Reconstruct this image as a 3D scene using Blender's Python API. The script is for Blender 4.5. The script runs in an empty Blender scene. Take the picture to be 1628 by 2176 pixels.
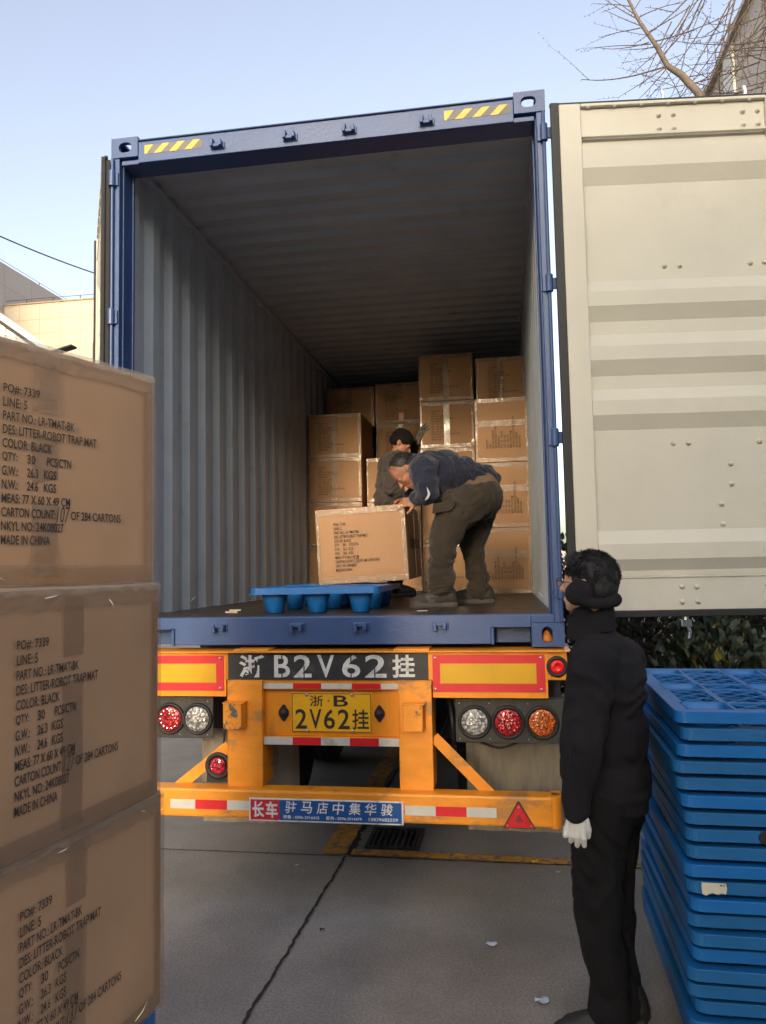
import bpy, bmesh, math, random
from math import sin, cos, pi, radians as R
from mathutils import Vector, Matrix, noise

random.seed(11)
SC = bpy.context.scene
COL = SC.collection

# ------------------------------------------------------------------ camera
cam_d = bpy.data.cameras.new('camera'); cam = bpy.data.objects.new('camera', cam_d); COL.objects.link(cam)
cam_d.sensor_fit = 'VERTICAL'; cam_d.sensor_height = 36.0; cam_d.lens = 1618.8/2176*36
cam_d.clip_start = 0.05; cam_d.clip_end = 3000
_r = Vector((0.98727736, 0.15772753, -0.02013549)); _u = Vector((0.03160878, -0.07057385, 0.99700562)); _f = Vector((-0.15583419, 0.98495754, 0.07466154))
cm = Matrix((( _r.x, _u.x, -_f.x, 2.15501748), (_r.y, _u.y, -_f.y, -3.91828985), (_r.z, _u.z, -_f.z, 1.68), (0, 0, 0, 1)))
cam.matrix_world = cm
SC.camera = cam

# ------------------------------------------------------------------ world and sun
SUN_EL = 14.0
SUN_AZ = 184.0        # clockwise from +Y, behind the camera on the left
w = bpy.data.worlds.new('World'); SC.world = w; w.use_nodes = True
nt = w.node_tree; nt.nodes.clear()
sky = nt.nodes.new('ShaderNodeTexSky'); sky.sky_type = 'NISHITA'; sky.sun_disc = False
sky.sun_elevation = R(SUN_EL); sky.sun_rotation = R(SUN_AZ); sky.air_density = 1.0; sky.dust_density = 3.5; sky.ozone_density = 0.5
bg = nt.nodes.new('ShaderNodeBackground'); bg.inputs['Strength'].default_value = 0.135
ow = nt.nodes.new('ShaderNodeOutputWorld')
hs = nt.nodes.new('ShaderNodeHueSaturation'); hs.inputs['Saturation'].default_value = 0.68; hs.inputs['Hue'].default_value = 0.515
nt.links.new(sky.outputs[0], hs.inputs['Color']); nt.links.new(hs.outputs[0], bg.inputs[0]); nt.links.new(bg.outputs[0], ow.inputs[0])
sd = bpy.data.lights.new('sun', 'SUN'); sd.energy = 0.95; sd.angle = R(10); sd.color = (1.0, 0.77, 0.55)
so = bpy.data.objects.new('sun', sd); COL.objects.link(so)
sdir = Vector((sin(R(SUN_AZ))*cos(R(SUN_EL)), cos(R(SUN_AZ))*cos(R(SUN_EL)), sin(R(SUN_EL))))
so.rotation_euler = sdir.to_track_quat('Z', 'Y').to_euler(); so.location = sdir*60
SC.view_settings.view_transform = 'Standard'; SC.view_settings.look = 'None'
SC.view_settings.exposure = 1.6; SC.view_settings.gamma = 1.0
SC.cycles.max_bounces = 8; SC.cycles.diffuse_bounces = 5

# ------------------------------------------------------------------ helpers
def tag(o, label=None, cat=None, group=None, kind=None):
    if label: o['label'] = label
    if cat: o['category'] = cat
    if group: o['group'] = group
    if kind: o['kind'] = kind
    return o

def empty(name, loc=(0, 0, 0), rz=0.0, label=None, cat=None, group=None):
    o = bpy.data.objects.new(name, None); COL.objects.link(o)
    o.location = loc; o.rotation_euler = (0, 0, rz); o.empty_display_size = 0.1
    return tag(o, label, cat, group)

def copy_tree(o, parent=None):
    c = o.copy(); COL.objects.link(c)
    if parent is not None: c.parent = parent
    for ch in list(o.children):
        copy_tree(ch, c)
    return c

class MB:
    """collects shapes and links them as one mesh object"""
    def __init__(s): s.v = []; s.f = []; s.mi = []
    def add(s, vs, fs, mi=0, M=None):
        n = len(s.v)
        if M is not None: vs = [M @ Vector(v) for v in vs]
        s.v += [tuple(v) for v in vs]; s.f += [tuple(n+i for i in f) for f in fs]; s.mi += [mi]*len(fs)
        return s
    def box(s, x0, x1, y0, y1, z0, z1, mi=0, M=None):
        vs = [(x0, y0, z0), (x1, y0, z0), (x1, y1, z0), (x0, y1, z0), (x0, y0, z1), (x1, y0, z1), (x1, y1, z1), (x0, y1, z1)]
        return s.add(vs, [(0, 3, 2, 1), (4, 5, 6, 7), (0, 1, 5, 4), (1, 2, 6, 5), (2, 3, 7, 6), (3, 0, 4, 7)], mi, M)
    def prism(s, pts, y0, y1, mi=0, M=None):
        """polygon given in (x, z), counterclockwise seen from -y, extruded from y0 to y1"""
        n = len(pts)
        vs = [(p[0], y0, p[1]) for p in pts]+[(p[0], y1, p[1]) for p in pts]
        fs = [tuple(range(n)), tuple(range(2*n-1, n-1, -1))]+[(i, i+n, (i+1) % n+n, (i+1) % n) for i in range(n)]
        return s.add(vs, fs, mi, M)
    def tube(s, pts, rad, n=8, mi=0, cap=True):
        pts = [Vector(p) for p in pts]
        if not hasattr(rad, '__len__'): rad = [rad]*len(pts)
        vs = []; fs = []
        up = Vector((0, 0, 1))
        t0 = (pts[1]-pts[0]).normalized()
        if abs(t0.dot(up)) > .95: up = Vector((1, 0, 0))
        side = t0.cross(up).normalized()
        for i, p in enumerate(pts):
            t = (pts[min(i+1, len(pts)-1)]-pts[max(i-1, 0)])
            if t.length < 1e-9: t = t0
            t.normalize()
            side = (side-t*side.dot(t)); side = side.normalized() if side.length > 1e-6 else t.orthogonal().normalized()
            b = t.cross(side)
            for k in range(n):
                a = 2*pi*k/n
                vs.append(p+(side*cos(a)+b*sin(a))*rad[i])
        for i in range(len(pts)-1):
            for k in range(n):
                fs.append((i*n+k, i*n+(k+1) % n, (i+1)*n+(k+1) % n, (i+1)*n+k))
        if cap:
            fs.append(tuple(range(n-1, -1, -1))); fs.append(tuple((len(pts)-1)*n+k for k in range(n)))
        return s.add(vs, fs, mi)
    def lathe(s, prof, M=None, n=20, mi=0, cap=True):
        """profile of (radius, height) pairs turned about local z"""
        vs = []; fs = []
        for r_, h in prof:
            for k in range(n): vs.append((r_*cos(2*pi*k/n), r_*sin(2*pi*k/n), h))
        for i in range(len(prof)-1):
            for k in range(n):
                fs.append((i*n+k, i*n+(k+1) % n, (i+1)*n+(k+1) % n, (i+1)*n+k))
        if cap:
            fs.append(tuple(range(n-1, -1, -1))); fs.append(tuple((len(prof)-1)*n+k for k in range(n)))
        return s.add(vs, fs, mi, M)
    def cone(s, p0, r0, p1, r1, n=16, flat=1.0, axis=None):
        """closed capsule with unequal ends; flat squashes it along axis"""
        p0 = Vector(p0); p1 = Vector(p1)
        d = p1-p0; L = d.length
        q = d.to_track_quat('Z', 'Y') if L > 1e-6 else Matrix.Identity(3).to_quaternion()
        prof = []
        m = 6
        for i in range(m+1):
            a = -pi/2+pi/2*i/m; prof.append((max(r0*cos(a), 1e-4), r0*sin(a)))
        for i in range(m+1):
            a = pi/2*i/m; prof.append((max(r1*cos(a), 1e-4), L+r1*sin(a)))
        vs = []; fs = []
        for r_, h in prof:
            for k in range(n):
                v = Vector((r_*cos(2*pi*k/n), r_*sin(2*pi*k/n), h)); v.rotate(q)
                if flat != 1.0 and axis is not None:
                    ax = Vector(axis).normalized(); v = v-ax*v.dot(ax)*(1-flat)
                vs.append(v+p0)
        for i in range(len(prof)-1):
            for k in range(n):
                fs.append((i*n+k, i*n+(k+1) % n, (i+1)*n+(k+1) % n, (i+1)*n+k))
        fs.append(tuple(range(n-1, -1, -1))); fs.append(tuple((len(prof)-1)*n+k for k in range(n)))
        return s.add(vs, fs)
    def ball(s, c, r, M=None, n=18):
        """ellipsoid, r = (rx, ry, rz), M = optional rotation"""
        c = Vector(c); m = n//2
        vs = []; fs = []
        for i in range(1, m):
            th = pi*i/m
            for k in range(n):
                a = 2*pi*k/n
                v = Vector((r[0]*sin(th)*cos(a), r[1]*sin(th)*sin(a), -r[2]*cos(th)))
                if M is not None: v = M @ v
                vs.append(v+c)
        b = Vector((0, 0, -r[2])); t = Vector((0, 0, r[2]))
        if M is not None: b = M @ b; t = M @ t
        vs += [b+c, t+c]
        for i in range(m-2):
            for k in range(n):
                fs.append((i*n+k, i*n+(k+1) % n, (i+1)*n+(k+1) % n, (i+1)*n+k))
        nb = len(vs)-2
        for k in range(n):
            fs.append((nb, (k+1) % n, k)); fs.append((nb+1, (m-2)*n+k, (m-2)*n+(k+1) % n))
        return s.add(vs, fs)
    def mesh(s, name, mats):
        me = bpy.data.meshes.new(name); me.from_pydata(s.v, [], s.f)
        for m in (mats if isinstance(mats, (list, tuple)) else [mats]): me.materials.append(m)
        if any(s.mi): me.polygons.foreach_set('material_index', s.mi)
        me.validate(); me.update()
        return me
    def build(s, name, mats, parent=None, smooth=False, bevel=0.0, seg=2):
        me = s.mesh(name, mats)
        if smooth:
            me.polygons.foreach_set('use_smooth', [True]*len(me.polygons))
        o = bpy.data.objects.new(name, me); COL.objects.link(o)
        if parent is not None: o.parent = parent
        if bevel:
            b = o.modifiers.new('bevel', 'BEVEL'); b.width = bevel; b.segments = seg; b.limit_method = 'ANGLE'; b.angle_limit = R(40)
        return o

def mat(name, col, rough=0.6, metal=0.0, var=0.15, vscale=6.0, bump=0.0, bscale=120.0, dirt=None, dirt_amt=0.0, dscale=3.0, stretch=(1, 1, 1), coat=0.0, spec=0.5, detail=6.0, dsharp=0.12, rvar=0.0, sheen=0.0):
    m = bpy.data.materials.new(name); m.use_nodes = True
    t = m.node_tree; N = t.nodes; Lk = t.links
    p = N['Principled BSDF']
    p.inputs['Roughness'].default_value = rough; p.inputs['Metallic'].default_value = metal
    p.inputs['Coat Weight'].default_value = coat; p.inputs['Specular IOR Level'].default_value = spec
    if sheen: p.inputs['Sheen Weight'].default_value = sheen
    tc = N.new('ShaderNodeTexCoord'); mp = N.new('ShaderNodeMapping'); mp.inputs['Scale'].default_value = stretch
    Lk.new(tc.outputs['Object'], mp.inputs['Vector'])
    n1 = N.new('ShaderNodeTexNoise'); n1.inputs['Scale'].default_value = vscale; n1.inputs['Detail'].default_value = detail; n1.inputs['Roughness'].default_value = 0.6
    Lk.new(mp.outputs[0], n1.inputs['Vector'])
    mx = N.new('ShaderNodeMix'); mx.data_type = 'RGBA'
    c = Vector(col)
    lo = c*(1-var); hi = c*(1+var)
    mx.inputs['A'].default_value = (*lo, 1); mx.inputs['B'].default_value = (min(hi[0], 1), min(hi[1], 1), min(hi[2], 1), 1)
    cr = N.new('ShaderNodeMapRange'); cr.inputs['From Min'].default_value = 0.3; cr.inputs['From Max'].default_value = 0.7
    Lk.new(n1.outputs['Fac'], cr.inputs['Value']); Lk.new(cr.outputs[0], mx.inputs['Factor'])
    out = mx.outputs['Result']
    if dirt is not None:
        n2 = N.new('ShaderNodeTexNoise'); n2.inputs['Scale'].default_value = dscale; n2.inputs['Detail'].default_value = 10; n2.inputs['Roughness'].default_value = 0.65
        Lk.new(mp.outputs[0], n2.inputs['Vector'])
        r2 = N.new('ShaderNodeMapRange'); r2.inputs['From Min'].default_value = 0.62-dirt_amt*.25; r2.inputs['From Max'].default_value = 0.62-dirt_amt*.25+dsharp
        Lk.new(n2.outputs['Fac'], r2.inputs['Value'])
        m2 = N.new('ShaderNodeMix'); m2.data_type = 'RGBA'; m2.inputs['B'].default_value = (*dirt, 1)
        Lk.new(out, m2.inputs['A']); Lk.new(r2.outputs[0], m2.inputs['Factor']); out = m2.outputs['Result']
    Lk.new(out, p.inputs['Base Color'])
    if rvar:
        rr = N.new('ShaderNodeMapRange'); rr.inputs['To Min'].default_value = max(rough-rvar, 0.05); rr.inputs['To Max'].default_value = min(rough+rvar, 1)
        Lk.new(n1.outputs['Fac'], rr.inputs['Value']); Lk.new(rr.outputs[0], p.inputs['Roughness'])
    if bump:
        n3 = N.new('ShaderNodeTexNoise'); n3.inputs['Scale'].default_value = bscale; n3.inputs['Detail'].default_value = 4
        Lk.new(mp.outputs[0], n3.inputs['Vector'])
        b = N.new('ShaderNodeBump'); b.inputs['Strength'].default_value = bump; b.inputs['Distance'].default_value = 0.004
        Lk.new(n3.outputs['Fac'], b.inputs['Height']); Lk.new(b.outputs[0], p.inputs['Normal'])
    return m

M = {}
M['blue'] = mat('container_blue_paint', (0.035, 0.075, 0.20), .38, var=.10, vscale=3, bump=.25, bscale=60, dirt=(.07, .09, .14), dirt_amt=.05, dscale=5, rvar=.12)
M['cream'] = mat('container_cream_paint', (0.54, 0.51, 0.43), .5, var=.05, vscale=2.2, bump=.2, bscale=90, dirt=(.40, .36, .28), dirt_amt=.16, dscale=1.6, dsharp=.35)
M['inner'] = mat('container_inner_paint', (0.42, 0.455, 0.49), .45, var=.08, vscale=3, bump=.2, bscale=70, dirt=(.22, .21, .19), dirt_amt=.1, dscale=4, dsharp=.25)
M['floorwood'] = mat('plywood_floor_brown', (0.045, 0.032, 0.022), .42, var=.35, vscale=5, stretch=(3, .5, 1), bump=.4, bscale=50, dirt=(.13, .10, .075), dirt_amt=.10, dscale=5, rvar=.15)
M['rubber'] = mat('black_rubber', (0.012, 0.012, 0.013), .55, var=.2, bump=.2)
M['orange'] = mat('trailer_orange_paint', (0.78, 0.27, 0.012), .36, var=.09, vscale=4, bump=.2, bscale=80, dirt=(.30, .13, .03), dirt_amt=.14, dscale=3.0, dsharp=.16, stretch=(3, 3, .7), rvar=.12)
M['orange_worn'] = mat('trailer_orange_worn', (0.76, 0.27, 0.015), .42, var=.12, vscale=5, bump=.3, bscale=70, dirt=(.44, .20, .05), dirt_amt=.36, dscale=3.2, stretch=(1.2, 1, 2.4), dsharp=.08, rvar=.15)
M['chip'] = mat('chipped_orange_paint', (0.76, 0.27, 0.015), .45, var=.1, vscale=8, bump=.3, dirt=(.10, .09, .07), dirt_amt=.22, dscale=13, dsharp=.03)
M['plateblack'] = mat('painted_black_plate', (0.022, 0.023, 0.025), .5, var=.3, vscale=8, bump=.3, dirt=(.08, .07, .06), dirt_amt=.12, dscale=8)
M['stencil'] = mat('stencil_white_paint', (0.62, 0.62, 0.60), .7, var=.15, vscale=25, dirt=(.22, .22, .22), dirt_amt=.32, dscale=22, dsharp=.2)
M['refred'] = mat('reflective_red', (0.62, 0.012, 0.022), .35, var=.08, vscale=30, bump=.3, bscale=300)
M['whitetape'] = mat('reflective_white_tape', (0.55, 0.54, 0.50), .4, var=.1, vscale=9, bump=.2, bscale=300, dirt=(.34, .30, .24), dirt_amt=.25, dscale=9, dsharp=.15)
M['signblue'] = mat('sign_blue', (0.012, 0.085, 0.29), .35, var=.1, dirt=(.06, .11, .22), dirt_amt=.15, dscale=8)
M['signred'] = mat('sign_red', (0.55, 0.02, 0.03), .4, var=.1)
M['signwhite'] = mat('sign_white', (0.72, 0.72, 0.72), .45, var=.08, vscale=20, dirt=(.4, .38, .34), dirt_amt=.15, dscale=12)
M['lpyellow'] = mat('licence_yellow', (0.82, 0.42, 0.012), .35, var=.05, vscale=9, dirt=(.55, .25, .01), dirt_amt=.25, dscale=7, dsharp=.25)
M['ink'] = mat('black_ink', (0.018, 0.018, 0.018), .6, var=.3, vscale=40)
M['boxink'] = mat('carton_ink', (0.034, 0.031, 0.029), .75, var=.5, vscale=60, dirt=(.09, .06, .04), dirt_amt=.22, dscale=90, dsharp=.1)
M['steel'] = mat('bright_steel', (0.55, 0.55, 0.55), .3, 1.0, var=.15)
M['darksteel'] = mat('dark_steel', (0.03, 0.03, 0.032), .6, .3, var=.3, dirt=(.09, .065, .05), dirt_amt=.3, dscale=5)
M['grime'] = mat('muddy_flap', (0.23, 0.20, 0.155), .85, var=.2, vscale=4, stretch=(5, 5, 1), bump=.5, bscale=90, dirt=(.10, .085, .065), dirt_amt=.35, dscale=3, dsharp=.25)
M['lampplate'] = mat('lamp_plate_dirty', (0.035, 0.034, 0.032), .65, var=.3, vscale=6, stretch=(4, 4, 1), dirt=(.13, .11, .085), dirt_amt=.25, dscale=5, dsharp=.3)
M['card'] = mat('cardboard', (0.375, 0.208, 0.10), .62, var=.05, vscale=2.5, bump=.25, bscale=160, dirt=(.34, .205, .115), dirt_amt=.3, dscale=2.0, dsharp=.4, spec=.35)
M['card2'] = mat('cardboard_dull', (0.405, 0.25, 0.147), .6, var=.07, vscale=2.0, bump=.07, bscale=160, dirt=(.30, .185, .105), dirt_amt=.4, dscale=1.7, dsharp=.4, spec=.35)
M['bluepl'] = mat('pallet_blue_plastic', (0.006, 0.125, 0.39), .36, var=.14, vscale=5, bump=.35, bscale=45, dirt=(.05, .16, .38), dirt_amt=.05, dscale=7, dsharp=.25, rvar=.1)
M['bluepl2'] = mat('pallet_blue_plastic_faded', (0.007, 0.11, 0.30), .42, var=.18, vscale=4, bump=.35, bscale=45, dirt=(.05, .14, .30), dirt_amt=.12, dscale=5, dsharp=.3, rvar=.1)
M['paper'] = mat('paper_scrap', (0.55, 0.52, 0.42), .8, var=.06)
M['plastic'] = mat('plastic_scrap', (0.35, 0.42, 0.52), .5, var=.1)

def tape_mat(name, col, alpha, rough=.16, bump=.9, bscale=28):
    m = bpy.data.materials.new(name); m.use_nodes = True; t = m.node_tree; N = t.nodes
    p = N['Principled BSDF']; p.inputs['Base Color'].default_value = (*col, 1); p.inputs['Roughness'].default_value = rough
    p.inputs['Alpha'].default_value = alpha; p.inputs['Specular IOR Level'].default_value = .7
    p.inputs['Coat Weight'].default_value = .3; p.inputs['Coat Roughness'].default_value = .08
    tc = N.new('ShaderNodeTexCoord'); n = N.new('ShaderNodeTexNoise'); n.inputs['Scale'].default_value = bscale; n.inputs['Detail'].default_value = 3; n.inputs['Distortion'].default_value = 1.2
    b = N.new('ShaderNodeBump'); b.inputs['Strength'].default_value = bump; b.inputs['Distance'].default_value = .006
    t.links.new(tc.outputs['Object'], n.inputs['Vector']); t.links.new(n.outputs['Fac'], b.inputs['Height']); t.links.new(b.outputs[0], p.inputs['Normal'])
    return m
M['tape'] = tape_mat('packing_tape', (0.27, 0.18, 0.115), .42, bump=.45)
M['wrap'] = tape_mat('shiny_edge_tape', (0.42, 0.30, 0.20), .5, rough=.13, bump=1.0, bscale=34)

def lens_mat(name, col, scale=70, emit=0):
    m = bpy.data.materials.new(name); m.use_nodes = True; t = m.node_tree; N = t.nodes
    p = N['Principled BSDF']; p.inputs['Roughness'].default_value = .12; p.inputs['Coat Weight'].default_value = 1.0; p.inputs['Coat Roughness'].default_value = .05
    tc = N.new('ShaderNodeTexCoord'); v = N.new('ShaderNodeTexVoronoi'); v.inputs['Scale'].default_value = scale
    cr = N.new('ShaderNodeValToRGB')
    e = cr.color_ramp.elements
    e[0].position = 0.05; e[0].color = (min(col[0]*1.6, 1), min(col[1]*1.6, 1), min(col[2]*1.6, 1), 1)
    e[1].position = .75; e[1].color = (col[0]*.28, col[1]*.28, col[2]*.28, 1)
    b = N.new('ShaderNodeBump'); b.inputs['Strength'].default_value = .8; b.inputs['Distance'].default_value = .004
    t.links.new(tc.outputs['Object'], v.inputs['Vector']); t.links.new(v.outputs['Distance'], cr.inputs[0]); t.links.new(cr.outputs[0], p.inputs['Base Color'])
    t.links.new(v.outputs['Distance'], b.inputs['Height']); t.links.new(b.outputs[0], p.inputs['Normal'])
    return m
M['lensred'] = lens_mat('red_lens', (0.42, 0.012, 0.02))
M['lensamber'] = lens_mat('amber_lens', (0.60, 0.12, 0.01), 85)
M['lenswhite'] = lens_mat('clear_lens', (0.38, 0.38, 0.37))
M['lensdeep'] = lens_mat('deep_red_lens', (0.55, 0.008, 0.04), 60)

def ref_yellow():
    m = mat('reflective_yellow_panel', (0.66, 0.36, 0.012), .35, var=.08, vscale=3, bump=.0)
    t = m.node_tree; N = t.nodes; p = N['Principled BSDF']
    tc = N.new('ShaderNodeTexCoord'); mp = N.new('ShaderNodeMapping'); mp.inputs['Rotation'].default_value = (0, R(45), 0)
    ck = N.new('ShaderNodeTexChecker'); ck.inputs['Scale'].default_value = 190
    b = N.new('ShaderNodeBump'); b.inputs['Strength'].default_value = .6; b.inputs['Distance'].default_value = .003
    t.links.new(tc.outputs['Object'], mp.inputs[0]); t.links.new(mp.outputs[0], ck.inputs['Vector']); t.links.new(ck.outputs['Fac'], b.inputs['Height']); t.links.new(b.outputs[0], p.inputs['Normal'])
    return m
M['refyellow'] = ref_yellow()

# lettering: real text outlines fitted to a rectangle of the plane they stand on
def glyph_mesh(body, bold=0.0, res=3, shear=0.0):
    c = bpy.data.curves.new('lettering', 'FONT'); c.body = body; c.resolution_u = res; c.offset = bold; c.shear = shear
    o = bpy.data.objects.new('lettering', c); COL.objects.link(o)
    dg = bpy.context.evaluated_depsgraph_get(); dg.update()
    me = bpy.data.meshes.new_from_object(o.evaluated_get(dg))
    vs = [v.co.copy() for v in me.vertices]; fs = [tuple(p.vertices) for p in me.polygons]
    bpy.data.objects.remove(o); bpy.data.curves.remove(c); bpy.data.meshes.remove(me)
    return vs, fs
_gc = {}
def glyph(mb, body, x0, x1, z0, z1, y=0.0, bold=0.0, shear=0.0, mi=0, M_=None, rot=False):
    key = (body, bold, shear)
    if key not in _gc: _gc[key] = glyph_mesh(body, bold, 3, shear)
    vs, fs = _gc[key]
    ax = min(v.x for v in vs); bx = max(v.x for v in vs); ay = min(v.y for v in vs); by = max(v.y for v in vs)
    out = []
    for v in vs:
        s = (v.x-ax)/(bx-ax); t = (v.y-ay)/(by-ay)
        if rot: out.append((x0+(x1-x0)*(1-t), y, z0+(z1-z0)*s))      # reads upwards
        else: out.append((x0+(x1-x0)*s, y, z0+(z1-z0)*t))
    mb.add(out, fs, mi, M_)
# ================================================================== setting
# ground: one concrete sheet, darker joints, all in one material of real stains
def ground_mat():
    m = mat('yard_concrete', (0.215, 0.197, 0.178), .8, var=.30, vscale=1.1, bump=.15, bscale=70, dirt=(.125, .118, .11), dirt_amt=.42, dscale=.7, dsharp=.35, detail=12)
    t = m.node_tree; N = t.nodes; p = N['Principled BSDF']
    src = p.inputs['Base Color'].links[0].from_socket
    tc = N.new('ShaderNodeTexCoord'); n = N.new('ShaderNodeTexNoise'); n.inputs['Scale'].default_value = 90; n.inputs['Detail'].default_value = 3
    mr = N.new('ShaderNodeMapRange'); mr.inputs['From Min'].default_value = .35; mr.inputs['From Max'].default_value = .68; mr.inputs['To Min'].default_value = .80; mr.inputs['To Max'].default_value = 1.22
    mx = N.new('ShaderNodeMix'); mx.data_type = 'RGBA'; mx.blend_type = 'MULTIPLY'; mx.inputs['Factor'].default_value = 1
    t.links.new(tc.outputs['Object'], n.inputs['Vector']); t.links.new(n.outputs['Fac'], mr.inputs['Value'])
    t.links.new(src, mx.inputs['A']); t.links.new(mr.outputs[0], mx.inputs['B']); t.links.new(mx.outputs['Result'], p.inputs['Base Color'])
    return m
g = MB(); g.add([(-400, -300, 0), (400, -300, 0), (400, 600, 0), (-400, 600, 0)], [(0, 1, 2, 3)])
tag(g.build('ground', ground_mat()), kind='structure')
M['joint'] = mat('joint_tar', (0.018, 0.017, 0.016), .95, var=.3, vscale=30)
g = MB()
def ragged(mb, p0, p1, w0, w1, step=.03, z=.004, jit=.35, seed=0, wob=.004):
    rnd = random.Random(seed); p0 = Vector((*p0, 0)); p1 = Vector((*p1, 0)); L = (p1-p0).length; n = int(L/step)
    d = (p1-p0)/L; s = Vector((-d.y, d.x, 0)); vs = []; fs = []
    for i in range(n+1):
        t = i/n; w_ = (w0+(w1-w0)*t)*(1+rnd.uniform(-jit, jit)); o = noise.noise(Vector((t*L*4, seed, 0)))*wob*3+rnd.uniform(-wob, wob)
        c = p0+d*L*t+s*o
        vs += [c-s*w_/2+Vector((0, 0, z)), c+s*w_/2+Vector((0, 0, z))]
    for i in range(n): fs.append((2*i, 2*i+1, 2*i+3, 2*i+2))
    mb.add(vs, fs)
ragged(g, (1.13, -1.6), (1.175, .60), .012, .016, seed=1)
ragged(g, (1.175, .62), (1.20, 1.3), .05, .05, seed=2, jit=.6, wob=.012)
ragged(g, (1.20, 1.3), (1.3, 9), .02, .02, seed=3)
tag(g.build('expansion_joint', M['joint']), kind='structure')
g = MB()
ragged(g, (-6, .575), (1.15, .60), .008, .008, seed=4, wob=.001)
ragged(g, (1.2, .60), (8, .56), .010, .010, seed=5, wob=.002)
tag(g.build('slab_joint', M['joint']), kind='structure')
M['roadyellow'] = mat('worn_yellow_paint', (0.50, 0.23, 0.03), .75, var=.25, vscale=14, bump=.4, dirt=(.16, .13, .10), dirt_amt=.42, dscale=16, dsharp=.06)
g = MB()
ragged(g, (1.20, .665), (3.6, .625), .09, .075, seed=6, jit=.1, z=.006, wob=.003)
ragged(g, (1.10, .62), (1.10, 4.6), .15, .14, seed=7, jit=.04, z=.007, wob=.002)
tag(g.build('road_marking', M['roadyellow']), kind='structure')

# drain grate (cast iron, in a broken frame)
dg_ = empty('drain_grate', (1.43, .91, 0), 0, 'black cast iron drain grate in the concrete beneath the trailer', 'drain')
b = MB()
b.box(-.165, .165, -.18, -.155, .001, .016); b.box(-.165, .165, .155, .18, .001, .016); b.box(-.165, -.14, -.154, .154, .001, .016); b.box(.14, .165, -.154, .154, .001, .016)
b.build('grate_frame', M['darksteel'], dg_)
b = MB()
for i in range(8): b.box(-.134+i*.036, -.134+i*.036+.016, -.153, .153, .004, .013)
b.build('grate_bar', M['darksteel'], dg_)
b = MB(); b.box(-.139, .139, -.154, .154, .0005, .003); b.build('grate_pit', M['rubber'], dg_)

# litter on the ground
def scrap(name, loc, s, m, label, cat='litter', seed=1, h=.012):
    rnd = random.Random(seed); b = MB(); n = 9
    pts = [(s*(.6+.5*rnd.random())*cos(2*pi*i/n)*1.3, s*(.5+.5*rnd.random())*sin(2*pi*i/n)) for i in range(n)]
    vs = [(0, 0, h)]+[(x, y, .003+rnd.random()*h) for x, y in pts]
    vs2 = [(v[0], v[1], v[2]+.0012) for v in vs]
    fs = [(0, (i % n)+1, (i+1) % n+1) for i in range(n)]
    b.add(vs, [tuple(reversed(f)) for f in fs]); b.add(vs2, fs)
    o = b.build(name, m); o.location = loc; tag(o, label, cat)
scrap('plastic_scrap', (2.048, -.378, .006), .022, M['plastic'], 'bluish torn plastic scrap lying on the concrete nearer the trailer', seed=3)
scrap('plastic_scrap', (2.244, -.804, .006), .022, M['plastic'], 'pale torn plastic scrap lying by the standing man\'s shoe', seed=5)
scrap('dry_leaf', (2.27, .60, .008), .02, mat('yellow_leaf', (.62, .38, .02), .6), 'small yellow leaf lying on the yellow painted line', 'leaf', seed=8)
scrap('wood_chip', (2.39, .47, .006), .014, mat('pale_wood', (.5, .33, .18), .7), 'tiny pale wood chip on the ground just in front of the yellow line', 'litter', seed=9, h=.005)
scrap('dark_clod', (1.26, -.33, .004), .010, M['joint'], 'small dark speck of dirt on the concrete beside the long joint', 'litter', seed=12)
scrap('paper_bit', (.93, .42, .005), .012, M['paper'], 'small white paper bit lying under the left of the bumper', 'litter', seed=13, h=.004)

# ------------------------------------------------------------------ buildings
def panel_mat(name, col, bw, bh, mortar, rough=.6, vec='xz', msize=.012, var=.06, off=0.0):
    m = bpy.data.materials.new(name); m.use_nodes = True; t = m.node_tree; N = t.nodes; p = N['Principled BSDF']; p.inputs['Roughness'].default_value = rough
    tc = N.new('ShaderNodeTexCoord'); sp = N.new('ShaderNodeSeparateXYZ'); cb = N.new('ShaderNodeCombineXYZ')
    t.links.new(tc.outputs['Object'], sp.inputs[0])
    t.links.new(sp.outputs['X' if vec[0] == 'x' else 'Y'], cb.inputs[0]); t.links.new(sp.outputs['Z'], cb.inputs[1])
    br = N.new('ShaderNodeTexBrick'); br.offset = off; br.inputs['Scale'].default_value = 1
    br.inputs['Brick Width'].default_value = bw; br.inputs['Row Height'].default_value = bh; br.inputs['Mortar Size'].default_value = msize
    c = Vector(col); br.inputs['Color1'].default_value = (*(c*(1-var)), 1); br.inputs['Color2'].default_value = (*(c*(1+var)), 1); br.inputs['Mortar'].default_value = (*mortar, 1)
    t.links.new(cb.outputs[0], br.inputs['Vector'])
    n = N.new('ShaderNodeTexNoise'); n.inputs['Scale'].default_value = 14; n.inputs['Detail'].default_value = 5
    t.links.new(tc.outputs['Object'], n.inputs['Vector'])
    mr = N.new('ShaderNodeMapRange'); mr.inputs['From Min'].default_value = .3; mr.inputs['From Max'].default_value = .7; mr.inputs['To Min'].default_value = .86; mr.inputs['To Max'].default_value = 1.1
    mx = N.new('ShaderNodeMix'); mx.data_type = 'RGBA'; mx.blend_type = 'MULTIPLY'; mx.inputs['Factor'].default_value = 1
    t.links.new(n.outputs['Fac'], mr.inputs['Value']); t.links.new(br.outputs['Color'], mx.inputs['A']); t.links.new(mr.outputs[0], mx.inputs['B']); t.links.new(mx.outputs['Result'], p.inputs['Base Color'])
    return m
M['tilebeige'] = panel_mat('beige_stone_panels', (0.42, 0.37, 0.29), 1.1, .72, (.30, .23, .13), var=.03)
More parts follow.
